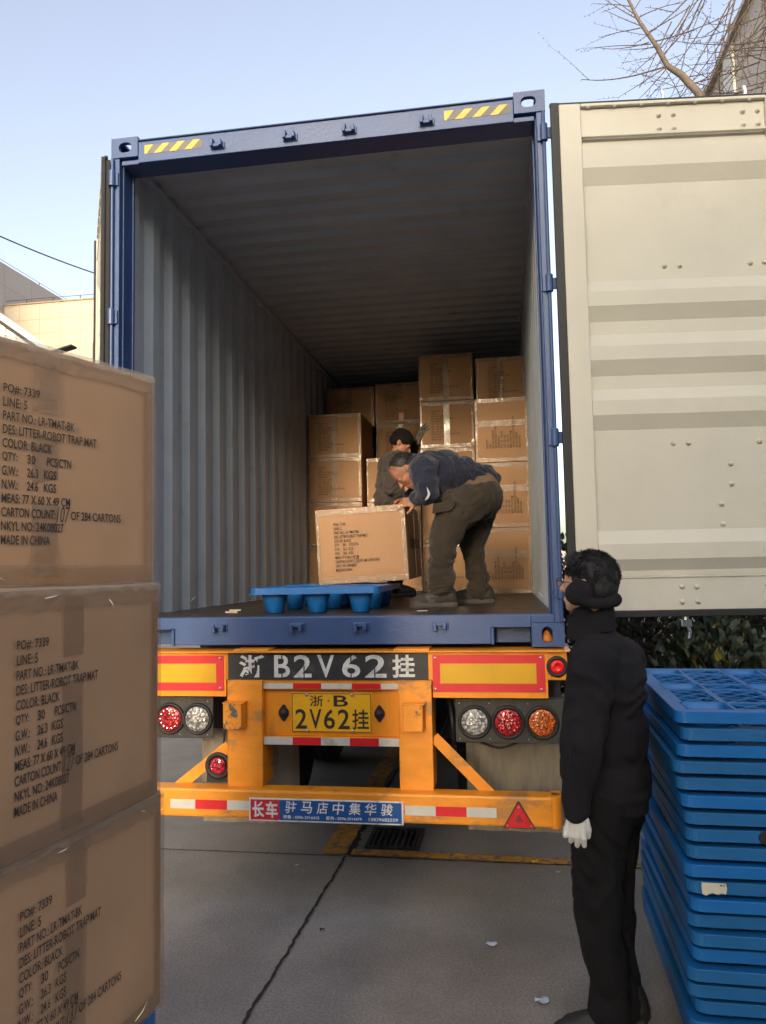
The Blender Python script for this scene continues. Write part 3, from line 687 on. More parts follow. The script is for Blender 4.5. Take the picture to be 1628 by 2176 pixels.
# doors ------------------------------------------------------------
def zrib(s): return s
ribs = [(3.855, 3.803, 3.705, 3.622), (3.118, 3.055, 2.982, 2.907), (2.84, 2.774, 2.703, 2.627), (2.559, 2.497, 2.424, 2.35), (1.846, 1.779, 1.703, 1.647)]
D0, D1 = 1.442, 4.048
def make_door(name, hinge, ang, mirror, label=None):
    """panel runs along local +x from the hinge; the painted inner face looks to local -y"""
    d = bpy.data.objects.new(name, None); COL.objects.link(d); d.parent = ct
    d.location = (hinge[0], hinge[1], 0); d.rotation_euler = (0, 0, ang)
    if label: d['label'] = label
    m = -1 if mirror else 1          # mirrored doors keep the inner face on the other side
    def B(b, x0, x1, y0, y1, z0, z1, mi=0):
        ya, yb = sorted((y0*m, y1*m)); b.box(x0, x1, ya, yb, z0, z1, mi)
    def mk(b, n_, mt, **kw): return b.build(n_, mt, d, **kw)
    Wd = 1.165
    b = MB(); B(b, .045, .156, -.026, .024, D0+.01, D1); mk(b, 'door_post', M['cream'], bevel=.005)
    b = MB(); B(b, 1.087, Wd, -.026, .024, D0+.01, D1); mk(b, 'door_post', M['cream'], bevel=.005)
    b = MB(); B(b, .1565, 1.0865, -.004, .024, 3.885, 4.03); B(b, .1565, 1.0865, -.026, .024, 4.031, D1-.001); B(b, .1565, 1.0865, -.024, -.0045, 3.868, 3.884); B(b, .1565, 1.0865, .0145, .024, 3.86, 3.8845)
    mk(b, 'door_rail', M['cream'], bevel=.003)
    b = MB(); B(b, .1565, 1.0865, -.004, .024, 1.452, 1.609); B(b, .1565, 1.0865, -.010, -.0045, 1.610, 1.620)
    mk(b, 'door_rail', M['cream'], bevel=.003)
    pr = [(3.867, .010)]
    for (a, b_, c, e) in ribs: pr += [(a, .010), (b_, -.022), (c, -.022), (e, .010)]
    pr += [(1.6205, .010)]
    vs = []; f0 = []; f1 = []
    for z, o in pr:
        vs += [(.157, o*m, z), (1.086, o*m, z), (.157, (o+.003)*m, z), (1.086, (o+.003)*m, z)]
    for i in range(len(pr)-1):
        a = 4*i; c = a+4
        f0.append((a, c, c+1, a+1) if m > 0 else (a, a+1, c+1, c)); f1.append((a+2, a+3, c+3, c+2) if m > 0 else (a+2, c+2, c+3, a+3))
    b = MB(); b.add(vs, f0, 0); b.f += f1; b.mi += [1]*len(f1)
    mk(b, 'door_panel', [M['cream'], M['blue']])
    # gasket
    b = MB(); B(b, .002, .044, -.030, -.008, D0-.012, D1+.008); B(b, .012, .0445, -.012, .02, D0, D1)
    B(b, .002, Wd+.03, -.014, .006, D1+.0005, D1+.016); B(b, .045, Wd+.03, -.020, .01, D0-.022, D0+.0095); B(b, Wd+.0005, Wd+.040, -.040, .0, D0+.0, D1)
    mk(b, 'gasket', M['rubber'], bevel=.003)
    # bolts
    bl = [(0.555, 3.975), (0.629, 3.976), (0.555, 3.904), (0.629, 3.902), (0.977, 3.974), (1.051, 3.975), (0.978, 3.903), (1.051, 3.904), (0.552, 3.185), (0.628, 3.184), (0.979, 3.185), (1.049, 3.187), (0.552, 2.276), (0.627, 2.276), (0.973, 2.275), (1.045, 2.275), (0.828, 2.167), (0.827, 2.067), (0.773, 1.968), (0.775, 1.868), (0.556, 1.565), (0.628, 1.562), (0.968, 1.564), (1.04, 1.564), (0.555, 1.491), (0.63, 1.49), (0.964, 1.488), (1.04, 1.488)]
    for (x, z) in bl:
        y = -.004 if z > 3.86 or z < 1.61 else .010
        Mx = Matrix.Translation((x, y*m, z)) @ Matrix.Rotation(pi/2*m, 4, 'X')
        b = MB(); b.lathe([(.0135, 0), (.013, .004), (.009, .005), (.0085, .012), (.006, .015)], Mx, 12); mk(b, 'bolt', M['cream'], smooth=True)
    for i in range(7):
        x = .196+i*.1357
        b = MB(); b.lathe([(.011, 0), (.009, .005), (.004, .008)], Matrix.Translation((x, -.015*m, 4.0312)) @ Matrix.Rotation(pi, 4, 'X'), 10); mk(b, 'rivet', M['cream'])
    for i in range(19):
        Mx = Matrix.Translation((.058, -.0262*m, 1.55+i*.135)) @ Matrix.Rotation(pi/2*m, 4, 'X')
        if mirror:
            b = MB(); b.lathe([(.009, 0), (.008, .004), (.004, .007)], Mx, 10); mk(b, 'rivet', M['steel'])
    # locking bars on the outer face, with cam ends above and below
    for x in (.585, 1.005):
        b = MB(); b.tube([(x, .055*m, D0-.05), (x, .055*m, D1+.03)], .017, 10)
        for zz in (1.75, 2.7, 3.6): B(b, x-.045, x+.045, .025, .035, zz-.03, zz+.03); B(b, x-.02, x+.02, .0355, .075, zz-.02, zz+.02)
        mk(b, 'locking_bar', M['steel'], smooth=False)
        for zc, sg in ((D1+.02, 1), (D0-.055, -1)):
            b = MB(); Mx = Matrix.Translation((x, .055*m, zc)) @ Matrix.Diagonal((1, 1, sg, 1))
            b.box(-.026, .026, -.018, .018, -.012, .022, M=Mx)
            b.prism([(.002, .0225), (.020, .0225), (.026, .05), (.020, .078), (.004, .082), (.012, .05)], -.010, .010, M=Mx)
            mk(b, 'cam_end', M['steel'], bevel=.003)
    b = MB(); B(b, .30, .75, .078, .088, 2.33, 2.36); mk(b, 'door_handle', M['steel'], bevel=.003)
    for zc in (3.93, 3.125, 2.325, 1.56):
        b = MB(); B(b, -.02, .10, .0245, .036, zc-.03, zc+.03); mk(b, 'hinge_blade', M['blue'], bevel=.004)
    return d
make_door('container_door', (2.455, -.038), R(6.2), False, 'cream painted container door swung wide open at the right')
make_door('container_door', (-.012, -.030), R(121.2), True, 'container door folded back along the left side, seen on edge')

# ================================================================== trailer
tl = empty('container_trailer', (1.2, 0, 0), 0, 'orange skeletal trailer with lamps and plates carrying the container', 'trailer')
TLX = -1.2
def T(b, name, m, bevel=.0, **kw):
    o = b.build(name, m, tl, bevel=bevel, **kw); o.location.x = TLX; return o
b = MB(); b.box(.02, 2.442, -.05, .06, 1.119, 1.258); T(b, 'rear_beam', M['orange'], .004)
b = MB(); b.box(.0, 2.46, -.075, .12, 1.2585, 1.2665); T(b, 'deck_plate', M['orange'], .002)
b = MB(); b.box(.74, .93, -.07, .1, 1.267, 1.2765); T(b, 'bearing_pad', M['orange_worn'], .002)
b = MB(); b.box(1.585, 1.765, -.07, .1, 1.267, 1.2765); T(b, 'bearing_pad', M['orange_worn'], .002)
# black number board with stencilled number
b = MB(); b.box(.704, 1.758, -.0535, -.0505, 1.119, 1.255); nb = T(b, 'number_board', M['plateblack'])
b = MB()
y = -.0545
for ch, x0, x1 in (('浙', .765, .905), ('B', .955, 1.040), ('2', 1.06, 1.155), ('V', 1.185, 1.275), ('6', 1.315, 1.41), ('2', 1.435, 1.545), ('挂', 1.575, 1.69)):
    glyph(b, ch, x0, x1, 1.131, 1.246, y, bold=.024 if ord(ch) > 999 else .014)
st_ = b.build('stencil_number', M['stencil'], nb)
b = MB()
for x, z0, z1 in ((.997, 1.125, 1.160), (.997, 1.21, 1.25), (1.115, 1.126, 1.19), (1.362, 1.12, 1.15), (1.362, 1.20, 1.25), (1.485, 1.126, 1.19), (1.23, 1.12, 1.128)):
    b.box(x-.003, x+.003, -.0565, -.0546, z0, z1)
b.build('stencil_gap', M['plateblack'], nb)
# reflector panels
for (x0, x1) in ((1.778, 2.333), (.115, .683)):
    z0, z1 = 1.062, 1.244
    b = MB(); b.box(x0, x1+.012, -.056, -.0505, z0-.03, z1-.0); T(b, 'panel_mount', M['orange'], .002)
    b = MB(); b.box(x0+.002, x1, -.0605, -.0563, z0, z1); rp = T(b, 'reflector_panel', M['refred'], .001)
    b = MB(); b.box(x0+.04, x1-.042, -.0622, -.0607, z0+.042, z1-.042); b.build('yellow_field', M['refyellow'], rp)
    for xx, zz in ((x0+.015, z0+.014), (x1-.02, z0+.014), (x0+.015, z1-.014), (x1-.02, z1-.014)):
        b = MB(); b.lathe([(.0075, 0), (.007, .004), (.003, .006)], Matrix.Translation((xx, -.0606, zz)) @ Matrix.Rotation(pi/2, 4, 'X'), 10); b.build('rivet', M['steel'], rp, smooth=True)
# posts
for (x0, x1) in ((.705, .892), (1.605, 1.772)):
    b = MB(); b.box(x0, x1, -.064, -.055, .575, 1.1185); b.box(x0, x0+.008, -.0545, .12, .575, 1.1185); b.box(x1-.008, x1, -.0545, .12, .575, 1.1185)
    T(b, 'rear_post', M['orange_worn'], .003)
    xa = x0+.001 if x0 < 1 else x0+.03
    b = MB(); b.box(xa, xa+.098, -.135, -.0645, .878, 1.008); T(b, 'buffer_block', M['chip'], .004)
    b = MB(); b.box(xa-.003, xa+.108, -.138, -.0645, 1.0085, 1.014); T(b, 'buffer_cap', M['orange'], .002)
# centre panel with the licence plate
b = MB(); b.box(.893, 1.604, -.02, .0, .83, 1.098); T(b, 'plate_panel', M['orange'], .002)
def tape_strip(x0, x1, z0, z1, y, segs, tilt=0.0):
    a = x0
    for wd, k in segs:
        e = min(a+wd, x1); b = MB(); b.box(a, e-.0005, y-.0015, y, z0, z1); T(b, 'reflective_tape', M['refred'] if k else M['whitetape']); a = e
b = MB(); b.box(.893, 1.604, -.045, -.021, 1.068, 1.1185); T(b, 'panel_ledge', M['orange'], .002)
tape_strip(.893, 1.604, 1.072, 1.100, -.0455, [(.16, 0), (.15, 1), (.16, 0), (.15, 1), (.16, 0)])
b = MB(); b.box(.893, 1.604, -.045, -.0, .786, .8295); T(b, 'panel_ledge', M['orange'], .002)
tape_strip(.893, 1.604, .788, .826, -.0455, [(.155, 0), (.15, 1), (.15, 0), (.15, 1), (.16, 0)])
b = MB(); b.box(1.036, 1.461, -.026, -.0205, .846, 1.050); lp = T(b, 'licence_plate', M['lpyellow'], .004)
b = MB(); 
for q in ((1.040, 1.457, .850, .853), (1.040, 1.457, 1.043, 1.046), (1.040, 1.043, .8532, 1.0428), (1.454, 1.457, .8532, 1.0428)): b.box(q[0], q[1], -.0274, -.0262, q[2], q[3])
b.build('plate_border', M['ink'], lp)
b = MB(); y = -.0274
glyph(b, '浙', 1.135, 1.207, .980, 1.036, y, bold=.012); glyph(b, 'B', 1.262, 1.338, .980, 1.036, y, bold=.012)
b.box(1.231, 1.239, -.0274, -.0268, 1.004, 1.012)
for ch, x0, x1 in (('2', 1.058, 1.120), ('V', 1.133, 1.197), ('6', 1.209, 1.268), ('2', 1.283, 1.345), ('挂', 1.358, 1.445)): glyph(b, ch, x0, x1, .866, .966, y, bold=.012)
b.build('plate_number', M['ink'], lp)
for xx, zz in ((1.12, 1.040), (1.36, 1.040), (1.12, .857), (1.36, .857)):
    b = MB(); b.lathe([(.010, 0), (.009, .004), (.004, .008)], Matrix.Translation((xx, -.0268, zz)) @ Matrix.Rotation(pi/2, 4, 'X'), 10); b.build('screw', M['steel'], lp, smooth=True)
for xx in (.995, 1.500):
    b = MB(); Mx = Matrix.Translation((xx, -.0205, .945)) @ Matrix.Rotation(pi/2, 4, 'X')
    b.prism([(xx-.005, .903), (xx+.005, .903), (xx+.027, .935), (xx+.027, .955), (xx+.005, .987), (xx-.005, .987), (xx-.027, .955), (xx-.027, .935)], -.026, -.0205)
    b.lathe([(.022, .005), (.020, .015), (.012, .022), (.004, .026)], Mx, 14); T(b, 'plate_lamp', M['rubber'])
# bumper
b = MB(); b.box(.06, 2.35, -.13, -.02, .437, .580); T(b, 'bumper', M['orange_worn'], .012)
b = MB(); b.lathe([(.034, 0), (.0345, .004), (.0345, .146), (.034, .15)], Matrix.Translation((2.352, -.096, .434)), 20); b.box(2.34, 2.386, -.094, -.02, .434, .584); T(b, 'bumper_end', M['orange'], .002)
b = MB(); b.lathe([(.034, 0), (.0345, .004), (.0345, .146), (.034, .15)], Matrix.Translation((.058, -.096, .434)), 20); b.box(.024, .07, -.094, -.02, .434, .584); T(b, 'bumper_end', M['orange'], .002)
yb = -.1305
b = MB(); b.box(.842, 1.627, yb-.004, yb, .430, .543); sg = T(b, 'maker_sign', M['signwhite'], .002)
b = MB(); b.box(.850, 1.000, yb-.0055, yb-.0042, .438, .536); b.build('red_field', M['signred'], sg)
b = MB(); b.box(1.0005, 1.619, yb-.0055, yb-.0042, .438, .536); b.build('blue_field', M['signblue'], sg)
b = MB(); y = yb-.0063
glyph(b, '长', .860, .922, .448, .528, y, bold=.03); glyph(b, '车', .930, .992, .448, .528, y, bold=.03)
for i, ch in enumerate('驻马店中集华骏'): glyph(b, ch, 1.030+i*.081, 1.030+i*.081+.060, .474, .532, y, bold=.012, shear=.12)
glyph(b, '销售 : 0396-2916415', 1.020, 1.205, .446, .464, y, bold=.02)
glyph(b, '服务 : 0396-2914479', 1.240, 1.420, .446, .464, y, bold=.02)
glyph(b, '13839682559', 1.455, 1.600, .447, .463, y, bold=.02)
b.build('sign_lettering', M['signwhite'], sg)
for xx in (.856, .985, 1.10, 1.33, 1.50, 1.612):
    for zz in (.434, .539):
        b = MB(); b.lathe([(.004, 0), (.003, .003)], Matrix.Translation((xx, yb-.0042, zz)) @ Matrix.Rotation(pi/2, 4, 'X'), 8); b.build('screw', M['steel'], sg)
tape_strip(1.635, 2.078, .479, .525, yb, [(.15, 0), (.15, 1), (.17, 0)])
tape_strip(.42, .841, .479, .525, yb, [(.135, 0), (.17, 1), (.12, 0)])
for xc, hw in ((2.183, .073), (.235, .073)):
    b = MB()
    A = (xc, .556); Bp = (xc-hw, .436); Cp = (xc+hw, .436)
    b.prism([(Bp[0]-.004, Bp[1]-.002), (Cp[0]+.004, Cp[1]-.002), (A[0]+.004, A[1]+.003), (A[0]-.004, A[1]+.003)], yb-.005, yb); tg = T(b, 'reflector_triangle', M['darksteel'])
    b = MB(); cx, cz = xc, .436+.04; k = .34
    ou = [(Bp[0]+.004, Bp[1]+.003), (Cp[0]-.004, Cp[1]+.003), (A[0], A[1]-.004)]; inn = [(cx+(p-cx)*k, cz+(q-cz)*k) for p, q in ou]
    vs = [(p, yb-.009, q) for p, q in ou]+[(p, yb-.009, q) for p, q in inn]+[(p, yb-.0052, q) for p, q in ou]+[(p, yb-.0052, q) for p, q in inn]
    fs = []
    for i in range(3):
        j = (i+1) % 3; fs += [(i, j, j+3, i+3), (i, i+6, j+6, j), (i+3, j+3, j+9, i+9)]
    b.add(vs, fs); b.build('red_reflector', M['refred'], tg)
    b = MB(); b.prism([(inn[0][0]+.001, inn[0][1]+.001), (inn[1][0]-.001, inn[1][1]+.001), (inn[2][0], inn[2][1]-.001)], yb-.0065, yb-.0052); b.build('triangle_centre', mat('dull_red', (.22, .03, .03), .6), tg)
    for p, q in ((Bp[0]+.018, Bp[1]+.013), (Cp[0]-.018, Cp[1]+.013), (A[0], A[1]-.022)):
        b = MB(); b.lathe([(.005, 0), (.004, .004)], Matrix.Translation((p, yb-.0091, q)) @ Matrix.Rotation(pi/2, 4, 'X'), 8); b.build('screw', M['steel'], tg)
# braces
for (xa, xb) in ((1.775, 2.05), (.70, .42)):
    b = MB(); z_top = .835 if xa > 1 else .775; d = Vector((xb-xa, 0, .56-z_top)); L = d.length; ang = math.atan2(d.z, d.x)
    Mx = Matrix.Translation((xa, 0, z_top)) @ Matrix.Rotation(-ang, 4, 'Y')
    b.box(0, L, -.03, .03, -.002, .002, M=Mx); b.box(0, L, -.036, -.0305, -.028, .028, M=Mx)
    T(b, 'brace', M['orange_worn'], .002)
# lamps
def lamp(x, z, y, R_, r_, lens, parent):
    Mx = Matrix.Translation((x, y, z)) @ Matrix.Rotation(pi/2, 4, 'X')
    b = MB(); b.lathe([(R_, 0), (R_, .010), (R_*.93, .016), (r_+.006, .014), (r_+.003, .006), (r_*.5, .004)], Mx, 36)
    o = b.build('lamp_bezel', M['rubber'], parent, smooth=True)
    b = MB(); b.lathe([(r_+.002, .008), (r_, .013), (r_*.8, .017), (r_*.4, .0185), (.002, .019)], Mx, 36)
    b.build('lamp_lens', M[lens], o, smooth=True)
    b = MB()
    for i in range(14):
        a = 2*pi*i/14; b.ball((x+r_*.78*cos(a), y-.0165, z+r_*.78*sin(a)), (r_*.12, .004, r_*.12), n=8)
    for j in range(-2, 3):
        h = r_*.5*math.sqrt(max(1-(j/2.9)**2, .1)); b.box(x-h, x+h, y-.0215, y-.0185, z+j*r_*.19-.0022, z+j*r_*.19+.0022)
    b.build('lamp_reflector', M[lens], o, smooth=False)
for (x0, x1, lamps) in ((1.885, 2.425, ((1.980, 'lenswhite'), (2.146, 'lensred'), (2.312, 'lensamber'))), (.045, .605, ((.520, 'lenswhite'), (.365, 'lensred'), (.205, 'lensamber')))):
    b = MB(); b.box(x0, x1, -.012, -.004, .806, 1.022); b.box(x0, x1, -.0035, .05, 1.012, 1.022)
    lpn = T(b, 'lamp_panel', M['lampplate'], .006)
    for xc, ln in lamps: lamp(xc, .908, -.0125, .083, .064, ln, lpn)
    for xx in (x0+.02, (x0+x1)/2-.1, (x0+x1)/2+.09, x1-.03):
        for zz in (.825, 1.0):
            b = MB(); b.lathe([(.004, 0), (.003, .004)], Matrix.Translation((xx, -.0125, zz)) @ Matrix.Rotation(pi/2, 4, 'X'), 8); b.build('screw', M['steel'], lpn)
    b = MB(); b.box(x0+.06, x0+.10, 0, .02, 1.0225, 1.06); b.box(x1-.16, x1-.12, 0, .02, 1.0225, 1.06); T(b, 'lamp_bracket', M['rubber'])
# mud flaps with clamp strip
for (x0, x1) in ((1.915, 2.425), (.40, .975)):
    b = MB(); n = 14; vs = []; fs = []
    for i in range(n+1):
        for j in range(2):
            x = x0+(x1-x0)*i/n; vs.append((x, .33+.008*sin(i*1.3)+(.02 if j == 0 else 0), .26 if j == 0 else .79))
    vs += [(v[0], v[1]+.008, v[2]) for v in vs]; k = 2*(n+1)
    for i in range(n): a = 2*i; fs += [(a, a+2, a+3, a+1), (a+k, a+1+k, a+3+k, a+2+k)]
    b.add(vs, fs); mf = T(b, 'mud_flap', M['grime'])
    b = MB(); b.box(x0-.01, x1+.01, .300, .318, .755, .797)
    for i in range(4): b.lathe([(.007, 0), (.006, .005)], Matrix.Translation((x0+.06+i*(x1-x0-.12)/3, .299, .776)) @ Matrix.Rotation(pi/2, 4, 'X'), 8)
    b.build('clamp_strip', M['grime'], mf)
    b = MB(); b.box(x0, x1, .27, .299, .70+.1, .80+.3); T(b, 'flap_bracket', M['darksteel'])
b = MB(); b.lathe([(.052, 0), (.052, .008), (.045, .014), (.036, .014), (.034, .006)], Matrix.Translation((2.392, -.0505, 1.186)) @ Matrix.Rotation(pi/2, 4, 'X'), 26); rl = T(b, 'marker_lamp', M['rubber'], smooth=True)
b = MB(); b.lathe([(.034, .005), (.033, .014), (.012, .016), (.010, .010)], Matrix.Translation((2.392, -.0505, 1.186)) @ Matrix.Rotation(pi/2, 4, 'X'), 26); b.build('marker_lens', mat('bright_red_lens', (.80, .01, .01), .25), rl, smooth=True)
# small round lamp on a black bracket at the left post
b = MB(); b.box(.575, .702, -.030, -.022, .585, .70); hb = T(b, 'lamp_bracket', M['rubber'], .003)
lamp(.641, .672, -.031, .070, .042, 'lensdeep', hb)
# amber twist lock head in the corner casting
b = MB(); b.lathe([(.026, 0), (.030, .014), (.024, .035), (.010, .055), (.003, .062)], Matrix.Translation((2.352, .055, ZB+.016)), 12); T(b, 'twist_lock', mat('orange_lock', (.65, .2, .03), .4, bump=.6, bscale=200), smooth=True)
b = MB(); b.lathe([(.026, 0), (.030, .014), (.024, .035), (.010, .055), (.003, .062)], Matrix.Translation((.086, .055, ZB+.016)), 12); T(b, 'twist_lock', M['orange'], smooth=True)
# chassis, axles, wheels
b = MB()
for x in (.70, 1.60):
    b.box(x+.03, x+.17, .13, 12, 1.09, 1.11); b.box(x+.03, x+.17, .13, 12, .74, .76); b.box(x+.093, x+.107, .13, 12, .7605, 1.0895)
T(b, 'chassis_beam', M['darksteel'])
b = MB()
for y in (1.2, 2.4, 3.7, 5.0, 6.5, 8, 10): b.box(.03, 2.41, y, y+.12, 1.115, 1.25)
T(b, 'cross_bearer', M['darksteel'])
M['tyre'] = mat('tyre_rubber', (0.014, 0.014, 0.014), .85, var=.3, vscale=20, bump=.5)
for y in (1.55, 2.85, 4.15):
    b = MB(); b.tube([(.1, y, .50), (2.34, y, .50)], .065, 12); T(b, 'axle', M['darksteel'], smooth=True)
    for x in (.12, .42, 1.80, 2.10):
        b = MB(); Mx = Matrix.Translation((x, y, .50)) @ Matrix.Rotation(pi/2, 4, 'Y')
        b.lathe([(.28, 0), (.44, .01), (.49, .04), (.497, .06), (.497, .09), (.485, .10), (.497, .11), (.497, .155), (.485, .165), (.497, .175), (.49, .215), (.44, .24), (.28, .25)], Mx, 40); wh = T(b, 'wheel', M['tyre'], smooth=True)
        b = MB(); b.lathe([(.279, .02), (.25, .05), (.12, .09), (.10, .05)], Mx, 24); b.build('rim', M['darksteel'], wh)
b = MB(); b.box(.3, 2.1, .9, .98, .62, 1.08); T(b, 'cross_plate', M['darksteel'])
for x in (.75, 1.60):
    b = MB(); b.box(x, x+.12, 1.1, 4.6, .55, .74); T(b, 'spring', M['darksteel'])

# air hoses and wiring behind the rear posts, weld seams on posts and beam
for k, (pts, r_) in enumerate([([(1.70, .35, 1.10), (1.82, .22, 1.02), (1.86, .12, .86), (1.84, .25, .70), (1.75, .5, .66)], .011), ([(1.86, .30, 1.10), (1.875, .10, 1.04), (1.88, .05, .98), (1.90, .06, .93)], .007), ([(.96, .2, 1.05), (1.02, .25, .78), (1.2, .4, .70), (1.45, .45, .72), (1.58, .4, .9)], .010), ([(.66, .1, 1.08), (.655, .02, .95), (.66, .0, .80), (.65, -.01, .70)], .006), ([(2.0, .04, .80), (2.1, .06, .765), (2.2, .05, .80)], .006)]):
    P_ = [Vector(p) for p in pts]; q = []
    for i in range(len(P_)-1):
        for j in range(6):
            t = j/6; a = P_[max(i-1, 0)]; b_ = P_[i]; c = P_[i+1]; d = P_[min(i+2, len(P_)-1)]
            q.append(.5*((2*b_)+(c-a)*t+(2*a-5*b_+4*c-d)*t*t+(3*b_-a-3*c+d)*t**3))
    q.append(P_[-1]); b = MB(); b.tube(q, r_, 8); T(b, 'air_hose', M['rubber'], smooth=True)
rw = random.Random(9)
for (x, z0, z1, vert) in ((.706, .58, 1.117, True), (.891, .58, 1.117, True), (1.606, .58, 1.117, True), (1.771, .58, 1.117, True), (.70, 1.117, .90, False), (1.60, 1.117, 1.78, False)):
    b = MB(); n = 40; pts = []; rad = []
    for i in range(n+1):
        t = i/n; p = (x, -.0645, z0+(z1-z0)*t) if vert else (x+(z1-x)*t, -.0645, z0)
        pts.append(p); rad.append(.0022+rw.uniform(-.0006, .0008))
    b.tube(pts, rad, 5); T(b, 'weld_seam', M['orange_worn'], smooth=True)
# ================================================================== cartons
LINES = [('PO#: 7339', .080), ('LINE: 5', .052), ('PART NO.: LR-TMAT-BK', .165), ('DES: LITTER-ROBOT TRAP MAT', .222), ('COLOR: BLACK', .111),
         ('QTY:', .032), ('G.W.:', .034), ('N.W.:', .034), ('MEAS: 77 X 60 X 49 CM', .155), ('CARTON COUNT:', .120), ('NKYL NO: 24K08027', .140), ('MADE IN CHINA', .108)]
EXTRA = {5: [('30', .054, .072), ('PCS/CTN', .099, .157)], 6: [('26.3', .054, .079), ('KGS', .092, .121)], 7: [('24.6', .054, .079), ('KGS', .092, .121)], 9: [('OF 284 CARTONS', .158, .290)]}
_txt = {}
def text_mesh(count, bold=.014):
    """the printed block, lower left corner of its first line's row at (0, 0, 0), 0.29 wide"""
    if (count, bold) in _txt: return _txt[(count, bold)]
    b = MB(); pitch = .0268; hgt = .0185
    for i, (s, wd) in enumerate(LINES):
        z = -(i+1)*pitch; glyph(b, s, 0, wd, z, z+hgt, 0, bold=bold)
        for (s2, a, c) in EXTRA.get(i, []): glyph(b, s2, a, c, z, z+hgt, 0, bold=bold)
    z = -10*pitch
    if count: glyph(b, count, .123, .155, z-.006, z+.027, -.0003, bold=-.004, shear=.25)
    _txt[(count, bold)] = (b.v, b.f); return b.v, b.f
CARDM = ['card', 'card2']
def wobble_box(w_, d, h, seed, bul=.004, n=7):
    """carton body: six gridded faces that bulge slightly, softened corners"""
    b = MB(); rnd = random.Random(seed); ph = rnd.uniform(0, 9)
    def pt(u, v, k):
        e = .5-abs(u-.5); f = .5-abs(v-.5); g_ = min(1, e*6)*min(1, f*6)
        return g_*(bul*(.5+noise.noise(Vector((u*1.6+ph, v*1.6, k*3.1)))*1.2))
    def face(fn):
        vs = []; fs = []
        for j in range(n+1):
            for i in range(n+1): vs.append(fn(i/n, j/n))
        for j in range(n):
            for i in range(n):
                a = j*(n+1)+i; fs.append((a, a+1, a+n+2, a+n+1))
        b.add(vs, fs)
    face(lambda u, v: (u*w_, -pt(u, v, 1), v*h)); face(lambda u, v: ((1-u)*w_, d+pt(u, v, 2), v*h))
    face(lambda u, v: (w_+pt(u, v, 3), u*d, v*h)); face(lambda u, v: (-pt(u, v, 4), (1-u)*d, v*h))
    face(lambda u, v: (u*w_, v*d, h+pt(u, v, 5)*.3)); face(lambda u, v: (u*w_, (1-v)*d, 0))
    return b
_body = {}
M['film'] = tape_mat('clear_film', (0.48, 0.41, 0.34), .32, rough=.12, bump=.7, bscale=40)
M['wrapn'] = tape_mat('dull_edge_tape', (0.36, 0.25, 0.16), .38, rough=.2, bump=.9, bscale=30)
